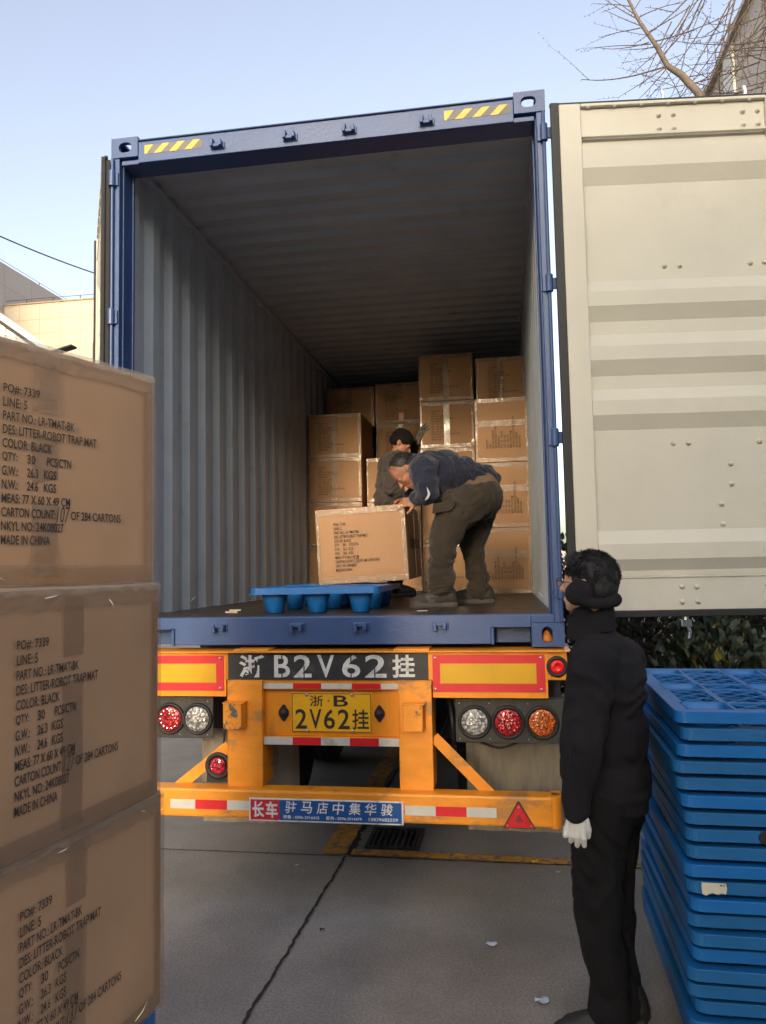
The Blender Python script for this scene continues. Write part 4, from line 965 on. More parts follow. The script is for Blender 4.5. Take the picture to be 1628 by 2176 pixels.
def carton(name, loc, rot, dims, count, label, cat='carton', group=None, side=False, textrot=False, near=False, cardm='card', faceY=True, tapes=True, seed=0, logo=False, tx=.12, shiny=False):
    """face with the print looks to local -y; loc is the lower left front corner"""
    w_, d, h = dims
    t = empty(name, loc, 0, label, cat, group); t.rotation_euler = rot
    bd = wobble_box(w_, d, h, seed, .009 if near else .004, 12 if near else 5).build('carton_body', M[cardm], t, smooth=False)
    me = bd.data
    bm = bmesh.new(); bm.from_mesh(me); bmesh.ops.remove_doubles(bm, verts=bm.verts, dist=.0004); bm.to_mesh(me); bm.free()
    bv = bd.modifiers.new('bevel', 'BEVEL'); bv.width = .006; bv.segments = 3; bv.limit_method = 'ANGLE'; bv.angle_limit = R(50)
    me.polygons.foreach_set('use_smooth', [True]*len(me.polygons))
    Y = -.0085
    vs, fs = text_mesh(count, .014 if near else .006)
    b = MB()
    if textrot:      # carton lies on its side, the print runs upwards
        b.add([(.09-v[2]*1.0, Y+v[1], .13+v[0]) for v in vs], [f[::-1] if False else f for f in fs])
    else:
        b.add([(tx+v[0], Y+v[1], h-.085+v[2]) for v in vs], fs)
    b.build('printed_text', M['boxink'], t)
    rnd = random.Random(seed+77)
    # tape: centre seam, both horizontal edges, right corner
    def strip(x0, x1, z0, z1, m, y=-.0068, n=10, jag=.004, nm='packing_tape', vert=True):
        b = MB(); vs = []; fs = []
        for i in range(n+1):
            s = i/n
            j0 = rnd.uniform(-jag, jag); j1 = rnd.uniform(-jag, jag)
            if vert: z = z0+(z1-z0)*s; vs += [(x0+j0, y-rnd.uniform(0, .0012), z), (x1+j1, y-rnd.uniform(0, .0012), z)]
            else: x = x0+(x1-x0)*s; vs += [(x, y-rnd.uniform(0, .0015), z1+j1*.3), (x, y-rnd.uniform(0, .0015), z0+j0)]
        for i in range(n): fs.append((2*i, 2*i+1, 2*i+3, 2*i+2))
        b.add(vs, fs); return b.build(nm, M[m], t)
    if tapes:
        if textrot:
            strip(.01, w_-.01, h*.55, h*.55+.06, 'wrap', vert=False)
        else:
            if not logo: strip(w_*.5-.03, w_*.5+.03, .02, h*.62 if near else h-.01, 'tape', jag=.001)
            if shiny: strip(w_*.5-.03, w_*.5+.03, h*.0+.03, h-.03, 'wrap', y=-.0095, jag=.002)
        if near: strip(w_*.5-.028, w_*.5+.03, h*.72, h-.02, 'tape', jag=.001)
        strip(.004, w_-.004, h-.042, h-.004, 'wrapn' if near else 'wrap', vert=False, n=26, jag=.0035, y=-.0075)
        strip(.004, w_-.004, .003, .042, 'tape' if near else 'wrap', vert=False, n=26, jag=.0015 if near else .004, y=-.0075)
        strip(w_-.030, w_-.003, .043, h-.043, 'tape' if near else 'wrap', n=18, jag=.0012 if near else .004, y=-.0082)
        if near:      # film folded over the top edge
            b = MB(); vs = []; fs = []; n = 30
            for i in range(n+1):
                x = .003+(w_-.006)*i/n; jj = rnd.uniform(-.0015, .0015); o_ = .0035*(.5+noise.noise(Vector((x*9, seed, 0))))
                vs += [(x, -.0085, h-.014+jj*3), (x, -.0078-o_*.3, h-.003+jj), (x, -.0015, h+.0035+o_), (x, .034+jj*4, h+.0045+o_)]
            for i in range(n):
                for q in range(3): a_ = 4*i+q; fs.append((a_, a_+4, a_+5, a_+1))
            b.add(vs, fs); b.build('packing_tape', M['film'], t, smooth=True)
        if not near: strip(.003, .022, .043, h-.043, 'wrap', n=18, jag=.004, y=-.0082)
        # wrinkled film standing proud along the top edge, catching light
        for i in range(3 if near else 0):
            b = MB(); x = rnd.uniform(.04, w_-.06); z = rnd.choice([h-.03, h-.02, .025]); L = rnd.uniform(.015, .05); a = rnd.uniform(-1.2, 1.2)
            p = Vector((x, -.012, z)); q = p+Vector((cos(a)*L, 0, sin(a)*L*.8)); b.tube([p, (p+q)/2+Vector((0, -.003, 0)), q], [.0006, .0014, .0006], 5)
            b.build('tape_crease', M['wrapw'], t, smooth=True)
    if logo:
        b = MB(); glyph(b, 'litter-robot', .10, .62, .20, .30, 0, bold=.03)
        ob = b.build('side_lettering', M['boxink'], t); ob.rotation_euler = (0, 0, pi/2); ob.location = (w_+.0085, .0, 0)
        b = MB(); b.add([(w_+.0075, .35, .0), (w_+.0075, .41, .0), (w_+.0075, .41, h), (w_+.0075, .35, h)], [(0, 1, 2, 3)]); b.build('packing_tape', M['tape'], t)
    return t
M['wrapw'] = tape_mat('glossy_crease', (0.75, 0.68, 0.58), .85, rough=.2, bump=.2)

# foreground stack: text face runs away from the camera on its right side
def fg(count, z0, ang, ex, ey, label, seed, tx=.15):
    a = R(ang); d = Vector((-sin(a), cos(a), 0)) # direction of the face, near to far
    E_ = Vector((ex, ey, 0)); N_ = E_-d*.60
    # local +x is d, local -y must look right: rotate by angle of d
    rz = math.atan2(d.y, d.x)
    carton('carton', (N_.x, N_.y, z0), (0, 0, rz), (.60, .77, .488), count, label, near=True, cardm='card2', seed=seed, tx=tx)
fg('107', 1.660, -20.0, 1.336, -2.225, 'big cardboard carton marked 107 on top of the near left stack', 1, .204)
fg('127', 1.169, -8.8, 1.338, -2.20, 'big cardboard carton marked 127 in the middle of the near left stack', 2)
fg('137', .678, -9.0, 1.330, -2.165, 'lowest big cardboard carton of the near left stack, resting on a blue pallet', 3)

# cartons stacked inside the container
CG = 'cartons stacked inside the container'
def inner(x, y, lvl, dims, label, count='110', textrot=False, seed=0, z=None, rz=0, tapes=True):
    shiny = 30 <= seed < 35
    zz = FL+lvl*.4915 if z is None else z
    carton('carton', (x, y, zz), (0, 0, rz), dims, count, label, group=CG, textrot=textrot, seed=seed, cardm='card', tapes=tapes, shiny=shiny)
S6 = (.598, .77, .489); SR = (.488, .77, .598)
nm = ['bottom', 'second', 'third', 'topmost', 'fifth']
for l, lb in enumerate(['bottom carton of the leftmost inside stack, mostly hidden by the carried carton', 'second carton up in the leftmost inside stack, behind the carried carton', 'third carton up in the leftmost inside stack, beside the man in the grey jacket', 'top carton of the leftmost inside stack']):
    inner(.035+.004*l, 4.2+.01*(l % 2), l, S6, lb, seed=10+l)
inner(.055, 5.05, 4, S6, 'dim carton high at the back left corner under the roof', seed=15, z=FL+4*.4915)
for l, lb in enumerate(['bottom carton behind the grey jacketed man, second stack from left', 'second carton up behind the grey jacketed man, second stack from left', 'carton just left of the grey jacketed man\'s shoulder, second stack from left']):
    inner(.672, 4.35, l, S6, lb, seed=20+l)
inner(.69, 4.95, 3, S6, 'dark carton directly behind the black beanie', seed=24)
inner(.685, 4.95, 4, S6, 'dark carton above the beanie with a small bright sticker', seed=25)
for l, lb in enumerate(['bottom carton seen between the bending man\'s legs, third stack from left', 'second carton up behind the bending man, third stack from left', 'third carton up behind the bending man\'s back, third stack from left', 'carton with a shiny vertical tape right of the raised glove', 'topmost carton of the third stack, close under the roof']):
    inner(1.33, 3.86+.008*(l % 2), l, (.56, .77, .489), lb, seed=30+l)
for l, lb in enumerate(['bottom carton standing on its side at the right wall', 'middle carton on its side at the right wall, behind the bending man', 'upper carton on its side at the right wall with a broad shiny tape']):
    inner(1.915+.006*l-.006, 3.1+.01*(l % 2), 0, SR, lb, textrot=True, seed=40+l, z=FL+l*.600)
inner(1.93, 3.5, 0, (.47, .77, .489), 'dark carton on top of the right hand stack under the roof', seed=45, z=FL+1.8005)
# bright sticker on the dark carton
b = MB(); b.box(0, .062, -.001, 0, 0, .10); stk = b.build('shipping_sticker', mat('orange_sticker', (.85, .22, .05), .4)); stk.location = (.965, 4.9375, FL+4*.4915+.03); tag(stk, 'small orange and white sticker on the dark carton above the beanie', 'sticker')
b = MB()
for i in range(4): b.box(.006, .056, -.0022, -.0012, .01+i*.018, .02+i*.018)
b.build('sticker_print', M['signwhite'], stk)

# carried carton, tipped in the bending man's hands
cc = carton('carton', (.958, .93, 1.583), (R(1), R(-2.4), R(0)), (.592, .77, .488), '110', 'carton marked 110 being tipped by the bending man above the blue pallet', seed=60, logo=True)

# ================================================================== pallets
def rrect(x0, x1, y0, y1, r, n=4):
    pts = []
    for cx, cy, a0 in ((x1-r, y0+r, -pi/2), (x1-r, y1-r, 0), (x0+r, y1-r, pi/2), (x0+r, y0+r, pi)):
        for k in range(n+1):
            a = a0+pi/2*k/n; pts.append((cx+r*cos(a), cy+r*sin(a)))
    return pts
def pallet_meshes(w_, d, key):
    """deck top at z = 0; nine hollow cups; lattice windows between them"""
    cw, cd = .150, .135; mx = .045
    xs = [mx, (w_-cw)/2, w_-mx-cw]; ys = [mx, (d-cd)/2, d-mx-cd]
    dk_ = MB(); t0, t1 = -.012, 0
    # skirt
    o = rrect(0, w_, 0, d, .035); i_ = rrect(.008, w_-.008, .008, d-.008, .03); n = len(o); SK = -.038
    vs = [(x, y, -.002) for x, y in o]+[(x, y, SK) for x, y in o]+[(x, y, SK) for x, y in i_]+[(x, y, -.010) for x, y in i_]
    o2 = rrect(.002, w_-.002, .002, d-.002, .034); vs += [(x, y, 0) for x, y in o2]
    i2 = rrect(.03, w_-.03, .03, d-.03, .012); vs += [(x, y, 0) for x, y in i2]
    fs = []
    for k in range(n):
        j = (k+1) % n
        fs += [(k, k+n, j+n, j), (k+n, k+2*n, j+2*n, j+n), (k+2*n, k+3*n, j+3*n, j+2*n), (k+4*n, k, j, j+4*n), (k+5*n, k+4*n, j+4*n, j+5*n)]
    dk_.add(vs, fs)
    # deck grid
    bx = [.03]+[q for x in xs for q in (x, x+cw)]+[w_-.03]; by = [.03]+[q for y in ys for q in (y, y+cd)]+[d-.03]
    for a in range(7):
        for c in range(7):
            x0, x1, y0, y1 = bx[a], bx[a+1], by[c], by[c+1]
            cupx = a % 2 == 1; cupy = c % 2 == 1
            if cupx and cupy: continue
            win = (a in (2, 4)) or (c in (2, 4))
            edge = a in (0, 6) or c in (0, 6)
            if edge or not win:
                dk_.box(x0, x1, y0, y1, t0, t1-.0002)
            elif (a in (2, 4)) and c in (1, 3, 5) and False:
                dk_.box(x0, x1, y0, y1, t0, t1)
            else:
                # frame of the window and diagonal lattice
                e = .012
                dk_.box(x0, x1, y0, y0+e, t0, t1-.0002); dk_.box(x0, x1, y1-e, y1, t0, t1-.0002); dk_.box(x0, x0+e, y0+e, y1-e, t0, t1-.0002); dk_.box(x1-e, x1, y0+e, y1-e, t0, t1-.0002)
                X0, X1, Y0, Y1 = x0+e, x1-e, y0+e, y1-e; sl = 1.0; s = (Y1-Y0)*sl/max(1, round((Y1-Y0)*sl/.085))
                for sg_ in (1, -1):
                    k0 = int(-((Y1-Y0)*sl+X1-X0)/s)-1
                    for k in range(k0, -k0+1):
                        # line  (x-X0) - sg*(y-Y0 or Y1-y) = k*s
                        pts = []
                        for tt in (0.0, 1.0):
                            pass
                        ya, yb_ = Y0, Y1
                        xa = X0+k*s; xb = xa+(Y1-Y0)*sl
                        if sg_ < 0: ya, yb_ = Y1, Y0
                        # clip in x
                        def at(x): return ya+(yb_-ya)*(x-xa)/(xb-xa)
                        a_, b_ = max(xa, X0), min(xb, X1)
                        if b_-a_ < .004: continue
                        p = Vector((a_, at(a_), 0)); q = Vector((b_, at(b_), 0)); dd = (q-p).normalized(); nn = Vector((-dd.y, dd.x, 0))*.0036
                        tr_ = -.0055; zt_ = -.0012 if sg_ > 0 else -.0018
                        dk_.add([p-nn+Vector((0, 0, tr_)), q-nn+Vector((0, 0, tr_)), q+nn+Vector((0, 0, tr_)), p+nn+Vector((0, 0, tr_)), p-nn+Vector((0, 0, zt_)), q-nn+Vector((0, 0, zt_)), q+nn+Vector((0, 0, zt_)), p+nn+Vector((0, 0, zt_))],
                                [(0, 3, 2, 1), (4, 5, 6, 7), (0, 1, 5, 4), (1, 2, 6, 5), (2, 3, 7, 6), (3, 0, 4, 7)])
    deck = dk_.mesh('pallet_deck', [M['bluepl']])
    c = MB()
    H_ = .150; taper = .026
    rings = [(0, 0, -.0002), (-.003, .0, -.012), (taper*.6, .016, -.09), (taper, .024, -H_+.006), (taper+.005, .022, -H_)]
    vs = []; fs = []
    for (q, rr_, z) in rings: vs += [(x, y, z) for x, y in rrect(q, cw-q, q, cd-q, .03+rr_-q*.2)]
    q = taper+.008; vs += [(x, y, -H_+.01) for x, y in rrect(q, cw-q, q, cd-q, .036)]
    q = .007; vs += [(x, y, -.006) for x, y in rrect(q, cw-q, q, cd-q, .026)]
    q = .002; vs += [(x, y, -.0002) for x, y in rrect(q, cw-q, q, cd-q, .028)]
    n = 20; R_ = len(vs)//n
    for r_ in range(R_-1):
        for k in range(n):
            j = (k+1) % n; fs.append((r_*n+k, r_*n+j, (r_+1)*n+j, (r_+1)*n+k))
    fs.append(tuple(4*n+k for k in range(n))); fs.append(tuple(5*n+k for k in range(n-1, -1, -1)))
    c.add(vs, [tuple(reversed(f)) for f in fs])
    cup = c.mesh('pallet_leg', [M['bluepl']]); cup.polygons.foreach_set('use_smooth', [True]*len(cup.polygons))
    return deck, cup, [(x, y) for x in xs for y in ys]
_pm = {}
def pallet(loc, rz, w_, d, label, group=None, legs=True, m='bluepl', off=(0, 0)):
    if (w_, d) not in _pm: _pm[(w_, d)] = pallet_meshes(w_, d, 0)
    deck, cup, pos = _pm[(w_, d)]
    if m != 'bluepl':
        key = (w_, d, m)
        if key not in _pm:
            dm = deck.copy(); dm.materials[0] = M[m]; _pm[key] = dm
        deck = _pm[key]
    t = empty('plastic_pallet', loc, rz, label, 'pallet', group)
    o = bpy.data.objects.new('pallet_deck', deck); COL.objects.link(o); o.parent = t; o.location = (off[0], off[1], .150)
    if legs:
        for (x, y) in pos:
            l = bpy.data.objects.new('pallet_leg', cup); COL.objects.link(l); l.parent = t; l.location = (x+off[0], y+off[1], .150)
    return t
pallet((.710, .272, FL), R(1.5), .745, 1.16, 'single blue plastic pallet on the container floor under the tipped carton')
# nested stack at the right; front left corner at (2.706, -1.206)
rp_ = random.Random(4); NP = 20; DZ = .0546
ords = ['second', 'third', 'fourth', 'fifth', 'sixth', 'seventh', 'eighth', 'ninth', 'tenth', 'eleventh', 'twelfth', 'thirteenth', 'fourteenth', 'fifteenth', 'sixteenth', 'seventeenth', 'eighteenth']
for i in range(NP):
    k = NP-1-i     # k = 0 is the top one
    if k == 0: lb = 'blue plastic pallet on top of the tall nested stack, its lattice deck in view'
    elif k == NP-1: lb = 'blue plastic pallet at the very bottom of the tall nested stack, on the ground'
    elif k == NP-2: lb = 'blue plastic pallet last but one from the bottom of the tall nested stack'
    elif k == 10: lb = 'blue plastic pallet carrying a torn paper label, in the tall nested stack'
    elif k == 7: lb = 'blue plastic pallet with a round dark plug in its rim, in the tall nested stack'
    else: lb = '%s blue plastic pallet from the top of the tall nested stack' % ords[k-1]
    jx, jy = (rp_.uniform(-.017, .015), rp_.uniform(-.014, .014)) if k else (0, 0)
    kk = k/19
    p = pallet((2.703-.002+jx+.012*kk, -1.215+jy+.0*kk, i*DZ), R(-1.2+rp_.uniform(-.9, .9)), .91, 1.09, lb, 'blue pallets nested in the tall stack', legs=(k < 1 or i < 1), m='bluepl' if k in (0, 2, 5, 9, 11, 14) else 'bluepl2')
    if k == 10:
        b = MB(); b.add([(.05, -.001, .128), (.125, -.001, .128), (.125, -.001, .146), (.05, -.001, .146)], [(0, 1, 2, 3)])
        lbp = MB(); pts = [(.045, .111), (.058, .106), (.066, .112), (.078, .116), (.092, .110), (.104, .116), (.118, .113), (.122, .130), (.119, .147), (.045, .147), (.044, .130)]
        lbp.prism(pts, -.0022, -.0007); lo = lbp.build('paper_label', M['paper'], None); lo.parent = p
        b = MB(); b.box(.100, .108, -.0034, -.0024, .138, .143); b.box(.111, .115, -.0034, -.0024, .138, .143); b.build('label_print', mat('label_ink', (.18, .08, .07), .7), lo)
    if k == 7:
        b = MB(); b.lathe([(.022, 0), (.020, .002), (.0, .0022)], Matrix.Translation((.245, -.0003, .130)) @ Matrix.Rotation(pi/2, 4, 'X'), 20, cap=False); pl_ = b.build('rim_plug', M['rubber'], p)
# stack under the foreground cartons (its top corner shows at the lower left)
for i in range(10):
    k = 9-i
    lb = 'blue pallet directly under the near left carton stack' if k == 0 else '%s blue pallet from the top below the near left carton stack' % ords[k-1]
    pallet((.425, -3.145, i*DZ-.012+.002+.0245), R(2+rp_.uniform(-.6, .6)), .91, 1.0, lb, 'blue pallets nested beneath the near left cartons', legs=(k < 1 or i < 1), m='bluepl')

# small things on the container floor
b = MB(); b.box(-.045, .03, -.018, .018, 0, .010); b.box(-.02, .05, -.012, .012, .0102, .020)
o = b.build('wood_scrap', mat('pale_wood_scrap', (.36, .30, .22), .7, bump=.3), bevel=.002); o.location = (.53, .50, FL); o.rotation_euler = (0, 0, R(8)); tag(o, 'pale scrap of wood on the container floor left of the pallet', 'scrap')
b = MB(); b.box(-.03, .03, -.008, .008, 0, .003); o = b.build('paper_bit', M['paper']); o.location = (1.68, .45, FL+.0005); tag(o, 'white paper bit on the container floor before the bending man\'s shoes', 'litter')
# hooked wire at the sill on the left wall
# ================================================================== people
M['skin'] = mat('skin', (0.50, 0.27, 0.17), .5, var=.10, vscale=22, bump=.15, bscale=260, dirt=(.50, .20, .13), dirt_amt=.25, dscale=14, dsharp=.4)
M['skinw'] = mat('skin_worker', (0.36, 0.17, 0.10), .5, var=.14, vscale=26, bump=.3, bscale=200, dirt=(.42, .13, .07), dirt_amt=.4, dscale=16, dsharp=.35)
def cloth(name, col, rough=.9, bump=.5, bscale=300, var=.2, sheen=.15, **k):
    return mat(name, col, rough, var=var, vscale=5, bump=bump, bscale=bscale, sheen=sheen, spec=.25, **k)
M['fleece'] = cloth('black_fleece', (0.0105, 0.0095, 0.0122), bump=.8, bscale=420, var=.3, sheen=0)
M['blacktrs'] = cloth('black_trousers', (0.0062, 0.0057, 0.0066), var=.25, sheen=.0)
M['shoeblk'] = mat('black_shoe', (0.010, 0.0095, 0.0095), .6, var=.3, bump=.4, bscale=120)
M['sole'] = mat('shoe_sole', (0.020, 0.019, 0.018), .7, var=.3)
M['shoegry'] = mat('dusty_grey_shoe', (0.030, 0.027, 0.024), .8, var=.3, vscale=20, bump=.7, bscale=90, dirt=(.11, .095, .08), dirt_amt=.3, dscale=12)
M['solegry'] = mat('dusty_sole', (0.065, 0.056, 0.046), .8, var=.25, vscale=20, bump=.5, bscale=60)
M['glove'] = cloth('white_glove', (0.60, 0.60, 0.57), bump=.5, bscale=350, var=.06)
M['glovegry'] = cloth('grey_black_glove', (0.10, 0.09, 0.08), bump=.4, var=.5, dirt=(.012, .012, .012), dirt_amt=.5, dscale=18)
M['navy'] = cloth('navy_work_jacket', (0.017, 0.019, 0.036), bump=.5, var=.2, sheen=.2)
M['olive'] = cloth('olive_cargo_trousers', (0.037, 0.028, 0.0185), bump=.4, var=.16, sheen=.2)
M['greyj'] = cloth('grey_brown_jacket', (0.060, 0.048, 0.043), bump=.4, var=.15)
M['beanie'] = cloth('black_knit', (0.007, 0.006, 0.006), bump=.9, bscale=220, sheen=0)
M['brownlin'] = cloth('brown_undershirt', (0.16, 0.105, 0.07))
M['hairblk'] = mat('black_hair', (0.010, 0.0095, 0.011), .6, var=.5, vscale=60, spec=.4)
M['hairgry'] = mat('greying_hair', (0.022, 0.020, 0.018), .6, var=.4, vscale=60)
M['specs'] = mat('dark_frame', (0.03, 0.015, 0.01), .25)
M['lensg'] = tape_mat('spectacle_lens', (.6, .55, .5), .25, rough=.05, bump=0)
M['whitecl'] = cloth('white_cloth', (0.42, 0.44, 0.46))

RH = Vector((.98772, .15623, 0)); AW = Vector((-.15623, .98772, 0)); UP = Vector((0, 0, 1))
class Fig:
    """figure drawing frame: sheet units -> metres, b = depth away"""
    def __init__(s, ox, oy, k, O): s.ox, s.oy, s.k, s.O = ox, oy, k, Vector(O)
    def __call__(s, px, py, b=0.0):
        g_ = 1+b/(s.k*1618.8); hy = 1209-.0202*(px-814)
        px = 814+(px-814)*g_; py = hy+(py-hy)*g_
        lean = .0357*(s.ox-237)/943
        a = (px-s.ox-lean*(py-s.oy))*s.k; h = -(py-s.oy)*s.k-.0202*(px-s.ox)*s.k
        return s.O+RH*a+UP*h+AW*b
    def frame(s, c, f, up):
        """matrix whose x is forward, y is the person's left, z is up; f, up in (a, b, h)"""
        X = (RH*f[0]+AW*f[1]+UP*f[2]).normalized(); Z = RH*up[0]+AW*up[1]+UP*up[2]
        Z = (Z-X*Z.dot(X)).normalized(); Y = Z.cross(X)
        return Matrix(((X.x, Y.x, Z.x, c.x), (X.y, Y.y, Z.y, c.y), (X.z, Y.z, Z.z, c.z), (0, 0, 0, 1)))

def organic(name, mb, voxel, smooth, m, parent, disp=None, keep=None, sf=.5):
    me = mb.mesh(name, m); o = bpy.data.objects.new(name, me); COL.objects.link(o)
    r = o.modifiers.new('r', 'REMESH'); r.mode = 'VOXEL'; r.voxel_size = voxel; r.adaptivity = 0
    if smooth:
        q = o.modifiers.new('s', 'SMOOTH'); q.factor = sf; q.iterations = smooth
    dg = bpy.context.evaluated_depsgraph_get(); dg.update()
    n = bpy.data.meshes.new_from_object(o.evaluated_get(dg))
    o.modifiers.clear(); o.data = n; n.name = name
    if disp:
        nr = [v.normal.copy() for v in n.vertices]
        for v, q in zip(n.vertices, nr): v.co += q*disp(v.co, q)
    n.polygons.foreach_set('use_smooth', [True]*len(n.polygons)); n.update()
    if not n.materials: n.materials.append(m)
    o.parent = parent
    if parent is not None: o.matrix_parent_inverse = Matrix.Identity(4); o.location = -parent.location
    return o
def chain(mb, pts, flat=1.0, axis=None, n=16):
    """pts = [(Vector, r), ...]"""
    for (p, r), (q, s) in zip(pts, pts[1:]): mb.cone(p, r, q, s, n, flat, axis)
def folds(amp, fx=9.0, fz=5.0, seed=0, fine=.25, extra=None):
    def f(c, q):
        p = Vector((c.x*fx+seed, c.y*fx, c.z*fz))
        w_ = noise.noise(p+Vector((noise.noise(c*4+Vector((seed, 0, 0)))*2.0,)*3))
        r_ = 1-abs(w_)*2.4
        d = amp*(r_-.45)+amp*fine*noise.noise(c*34+Vector((seed, 0, 0)))
        w2 = noise.noise(Vector((c.x*fx*1.9+seed*2, c.y*fx*1.9, c.z*fz*2.2))+Vector((noise.noise(c*9)*1.2,)*3))
        d -= amp*.55*max(0, 1-abs(w2)/.11)*(noise.noise(c*3+Vector((0, seed, 0)))*.9+.5)
        if extra: d += extra(c, q)
        return d
    return f
def head(mb, Mx, ears=True, sc=1.0):
    S = Mx @ Matrix.Scale(sc, 4)
    R3 = S.to_3x3()
    def ball(c, r): mb.ball(S @ Vector(c), r, R3, 20)
    def cn(a, r0, b_, r1): mb.cone(S @ Vector(a), r0*sc, S @ Vector(b_), r1*sc, 12)
    ball((-.004, 0, .025), (.096, .076, .090)); ball((.022, 0, -.025), (.070, .064, .080)); ball((.05, 0, -.078), (.038, .040, .030))
    ball((.066, 0, -.098), (.020, .022, .014)); ball((.075, 0, .022), (.018, .048, .013)); ball((.052, .036, -.025), (.026, .022, .026)); ball((.052, -.036, -.025), (.026, .022, .026))
    cn((.086, 0, .004), .008, (.108, 0, -.030), .0115); cn((.094, .011, -.034), .006, (.094, -.011, -.034), .006)
    ball((.084, 0, -.062), (.012, .023, .0065)); ball((.081, 0, -.072), (.011, .020, .006))
    for s in (1, -1):
        ball((.078, .031*s, .002), (.011, .015, .010))
        if ears:
            ball((-.006, .078*s, -.010), (.017, .007, .030)); ball((-.004, .080*s, -.032), (.009, .005, .010)); ball((-.012, .083*s, -.002), (.012, .006, .024))
def hand(mb, Mx, curls, left=True, sc=1.0, spread=.10, thick=1.0, thumb=(.55, .35)):
    """local x along the hand, y to the thumb side, z out of the back of the hand"""
    S = Mx; s3 = S.to_3x3()
    P = lambda x, y, z: S @ Vector((x*sc, y*sc, z*sc))
    mb.cone(P(-.02, 0, 0), .026*sc*thick, P(.012, 0, 0), .027*sc*thick, 12, .72, s3 @ Vector((0, 0, 1)))
    mb.ball(P(.048, .002, 0), (.050*sc, .041*sc, .016*sc*thick), s3, 16)
    for j in range(4): mb.cone(P(.018, (.020-.013*j), 0), .012*sc*thick, P(.082, (.031-.021*j), .003), .0105*sc*thick, 10)
    Ls = [(.040, .025, .020), (.045, .028, .021), (.041, .026, .020), (.032, .020, .018)]
    for j in range(4):
        base = Vector((.083-.004*abs(j-1), .031-.021*j, .003)); c = curls[j]; ang = 0; yaw = spread*(1.3-j)*.8
        p = base.copy()
        r = [.0098, .0090, .0084, .0074][:]
        if j == 3: r = [q*.88 for q in r]
        for s_ in range(3):
            ang += c[s_] if hasattr(c, '__len__') else c
            d = Vector((cos(ang)*cos(yaw), sin(yaw)*max(cos(ang), .2), -sin(ang)))
            q = p+d*Ls[j][s_]
            mb.cone(P(*p), r[s_]*sc*thick, P(*q), r[s_+1]*sc*thick, 10); p = q
    p = Vector((.022, .032, -.004)); a1, a2 = thumb
    d = Vector((cos(a1), sin(a1), -.25)).normalized(); q = p+d*.040
    mb.cone(P(.012, .018, -.002), .015*sc*thick, P(*p), .0135*sc*thick, 10); mb.cone(P(*p), .0135*sc*thick, P(*q), .0108*sc*thick, 10)
    d = Vector((cos(a1-a2), sin(a1-a2), -.4)).normalized(); q2 = q+d*.029
    mb.cone(P(*q), .0108*sc*thick, P(*q2), .0088*sc*thick, 10)
def shoe(name, toe, heel, z0, parent, mu, ms, w_=.046, hgt=.085, laces=True, seed=0):
    """toe and heel are points on the floor (x, y)"""
    d = Vector((toe[0]-heel[0], toe[1]-heel[1], 0)); L = d.length; d.normalize(); s = Vector((-d.y, d.x, 0))
    Mx = Matrix(((d.x, s.x, 0, heel[0]), (d.y, s.y, 0, heel[1]), (0, 0, 1, z0), (0, 0, 0, 1)))
    P = lambda x, y, z: Mx @ Vector((x*L, y, z))
    b = MB()
    chain(b, [(P(.15, 0, .055), .042), (P(.45, 0, .052), .045), (P(.70, .002, .046), .046), (P(.88, .002, .038), .033)], .95)
    b.cone(P(.16, 0, .055), .040, P(.22, 0, hgt+.02), .040, 14); b.cone(P(.30, 0, hgt-.005), .034, P(.62, 0, .062), .036, 14)
    b.cone(P(.10, 0, .04), .034, P(.14, 0, hgt), .034)
    def clip(c, q): return .0015*noise.noise(c*60)
    o = organic(name, b, .006, 4, mu, parent, clip)
    for v in o.data.vertices:
        if v.co.z < z0+.018: v.co.z = z0+.018
    b = MB(); pts = []
    for (x, y) in [(.0, .0), (.02, .028), (.12, .040), (.35, .037), (.6, .046), (.8, .048), (.93, .036), (1.0, .008), (1.0, -.010), (.93, -.034), (.8, -.043), (.6, -.041), (.35, -.036), (.12, -.038), (.02, -.028)]: pts.append((x, y))
    n = len(pts); vs = [P(x, y, 0.001) for x, y in pts]+[P(x*1.01-.005, y*1.08, .014) for x, y in pts]+[P(x, y*1.0, .030+(.012 if x > .9 else 0)) for x, y in pts]
    fs = [tuple(range(n-1, -1, -1)), tuple(range(2*n, 3*n))]+[(i, (i+1) % n, (i+1) % n+n, i+n) for i in range(n)]+[(i+n, (i+1) % n+n, (i+1) % n+2*n, i+2*n) for i in range(n)]
    b.add(vs, fs); so_ = b.build('sole', ms, o); so_.matrix_parent_inverse = Matrix.Identity(4)
    if laces:
        b = MB()
        for i in range(5):
            x = .36+.07*i; z = hgt+.022-.013*i
            b.tube([P(x, .028, z-.012), P(x+.01, 0, z+.012-.001*i), P(x, -.028, z-.012)], .0026, 5)
        b.tube([P(.35, .0, hgt+.03), P(.33, .03, hgt+.02), P(.40, .045, hgt-.02)], .0024, 5); b.build('shoelace', ms, o, smooth=True)
    return o
def hair_tufts(mb, Mx, rad, n, L, rnd, cond, comb=Vector((0, 0, -.3)), r0=.0016):
    for i in range(n):
        u = rnd.uniform(0, 2*pi); z = rnd.uniform(-.7, 1); q = math.sqrt(1-z*z)
        d = Vector((q*cos(u), q*sin(u), z))
        if not cond(d): continue
        p = Vector((d.x*rad[0], d.y*rad[1], d.z*rad[2]))
        cb = comb(d) if callable(comb) else comb
        t = (d*(.30 if callable(comb) else 1)+cb+Vector((rnd.uniform(-.25, .25), rnd.uniform(-.25, .25), rnd.uniform(-.25, .25)))).normalized()
        l_ = L*rnd.uniform(.5, 1.2)
        mb.tube([Mx @ (p*.97), Mx @ (p+t*l_*.5), Mx @ (p+t*l_+cb*l_*.35)], [r0, r0*.8, r0*.15], 3, cap=False)

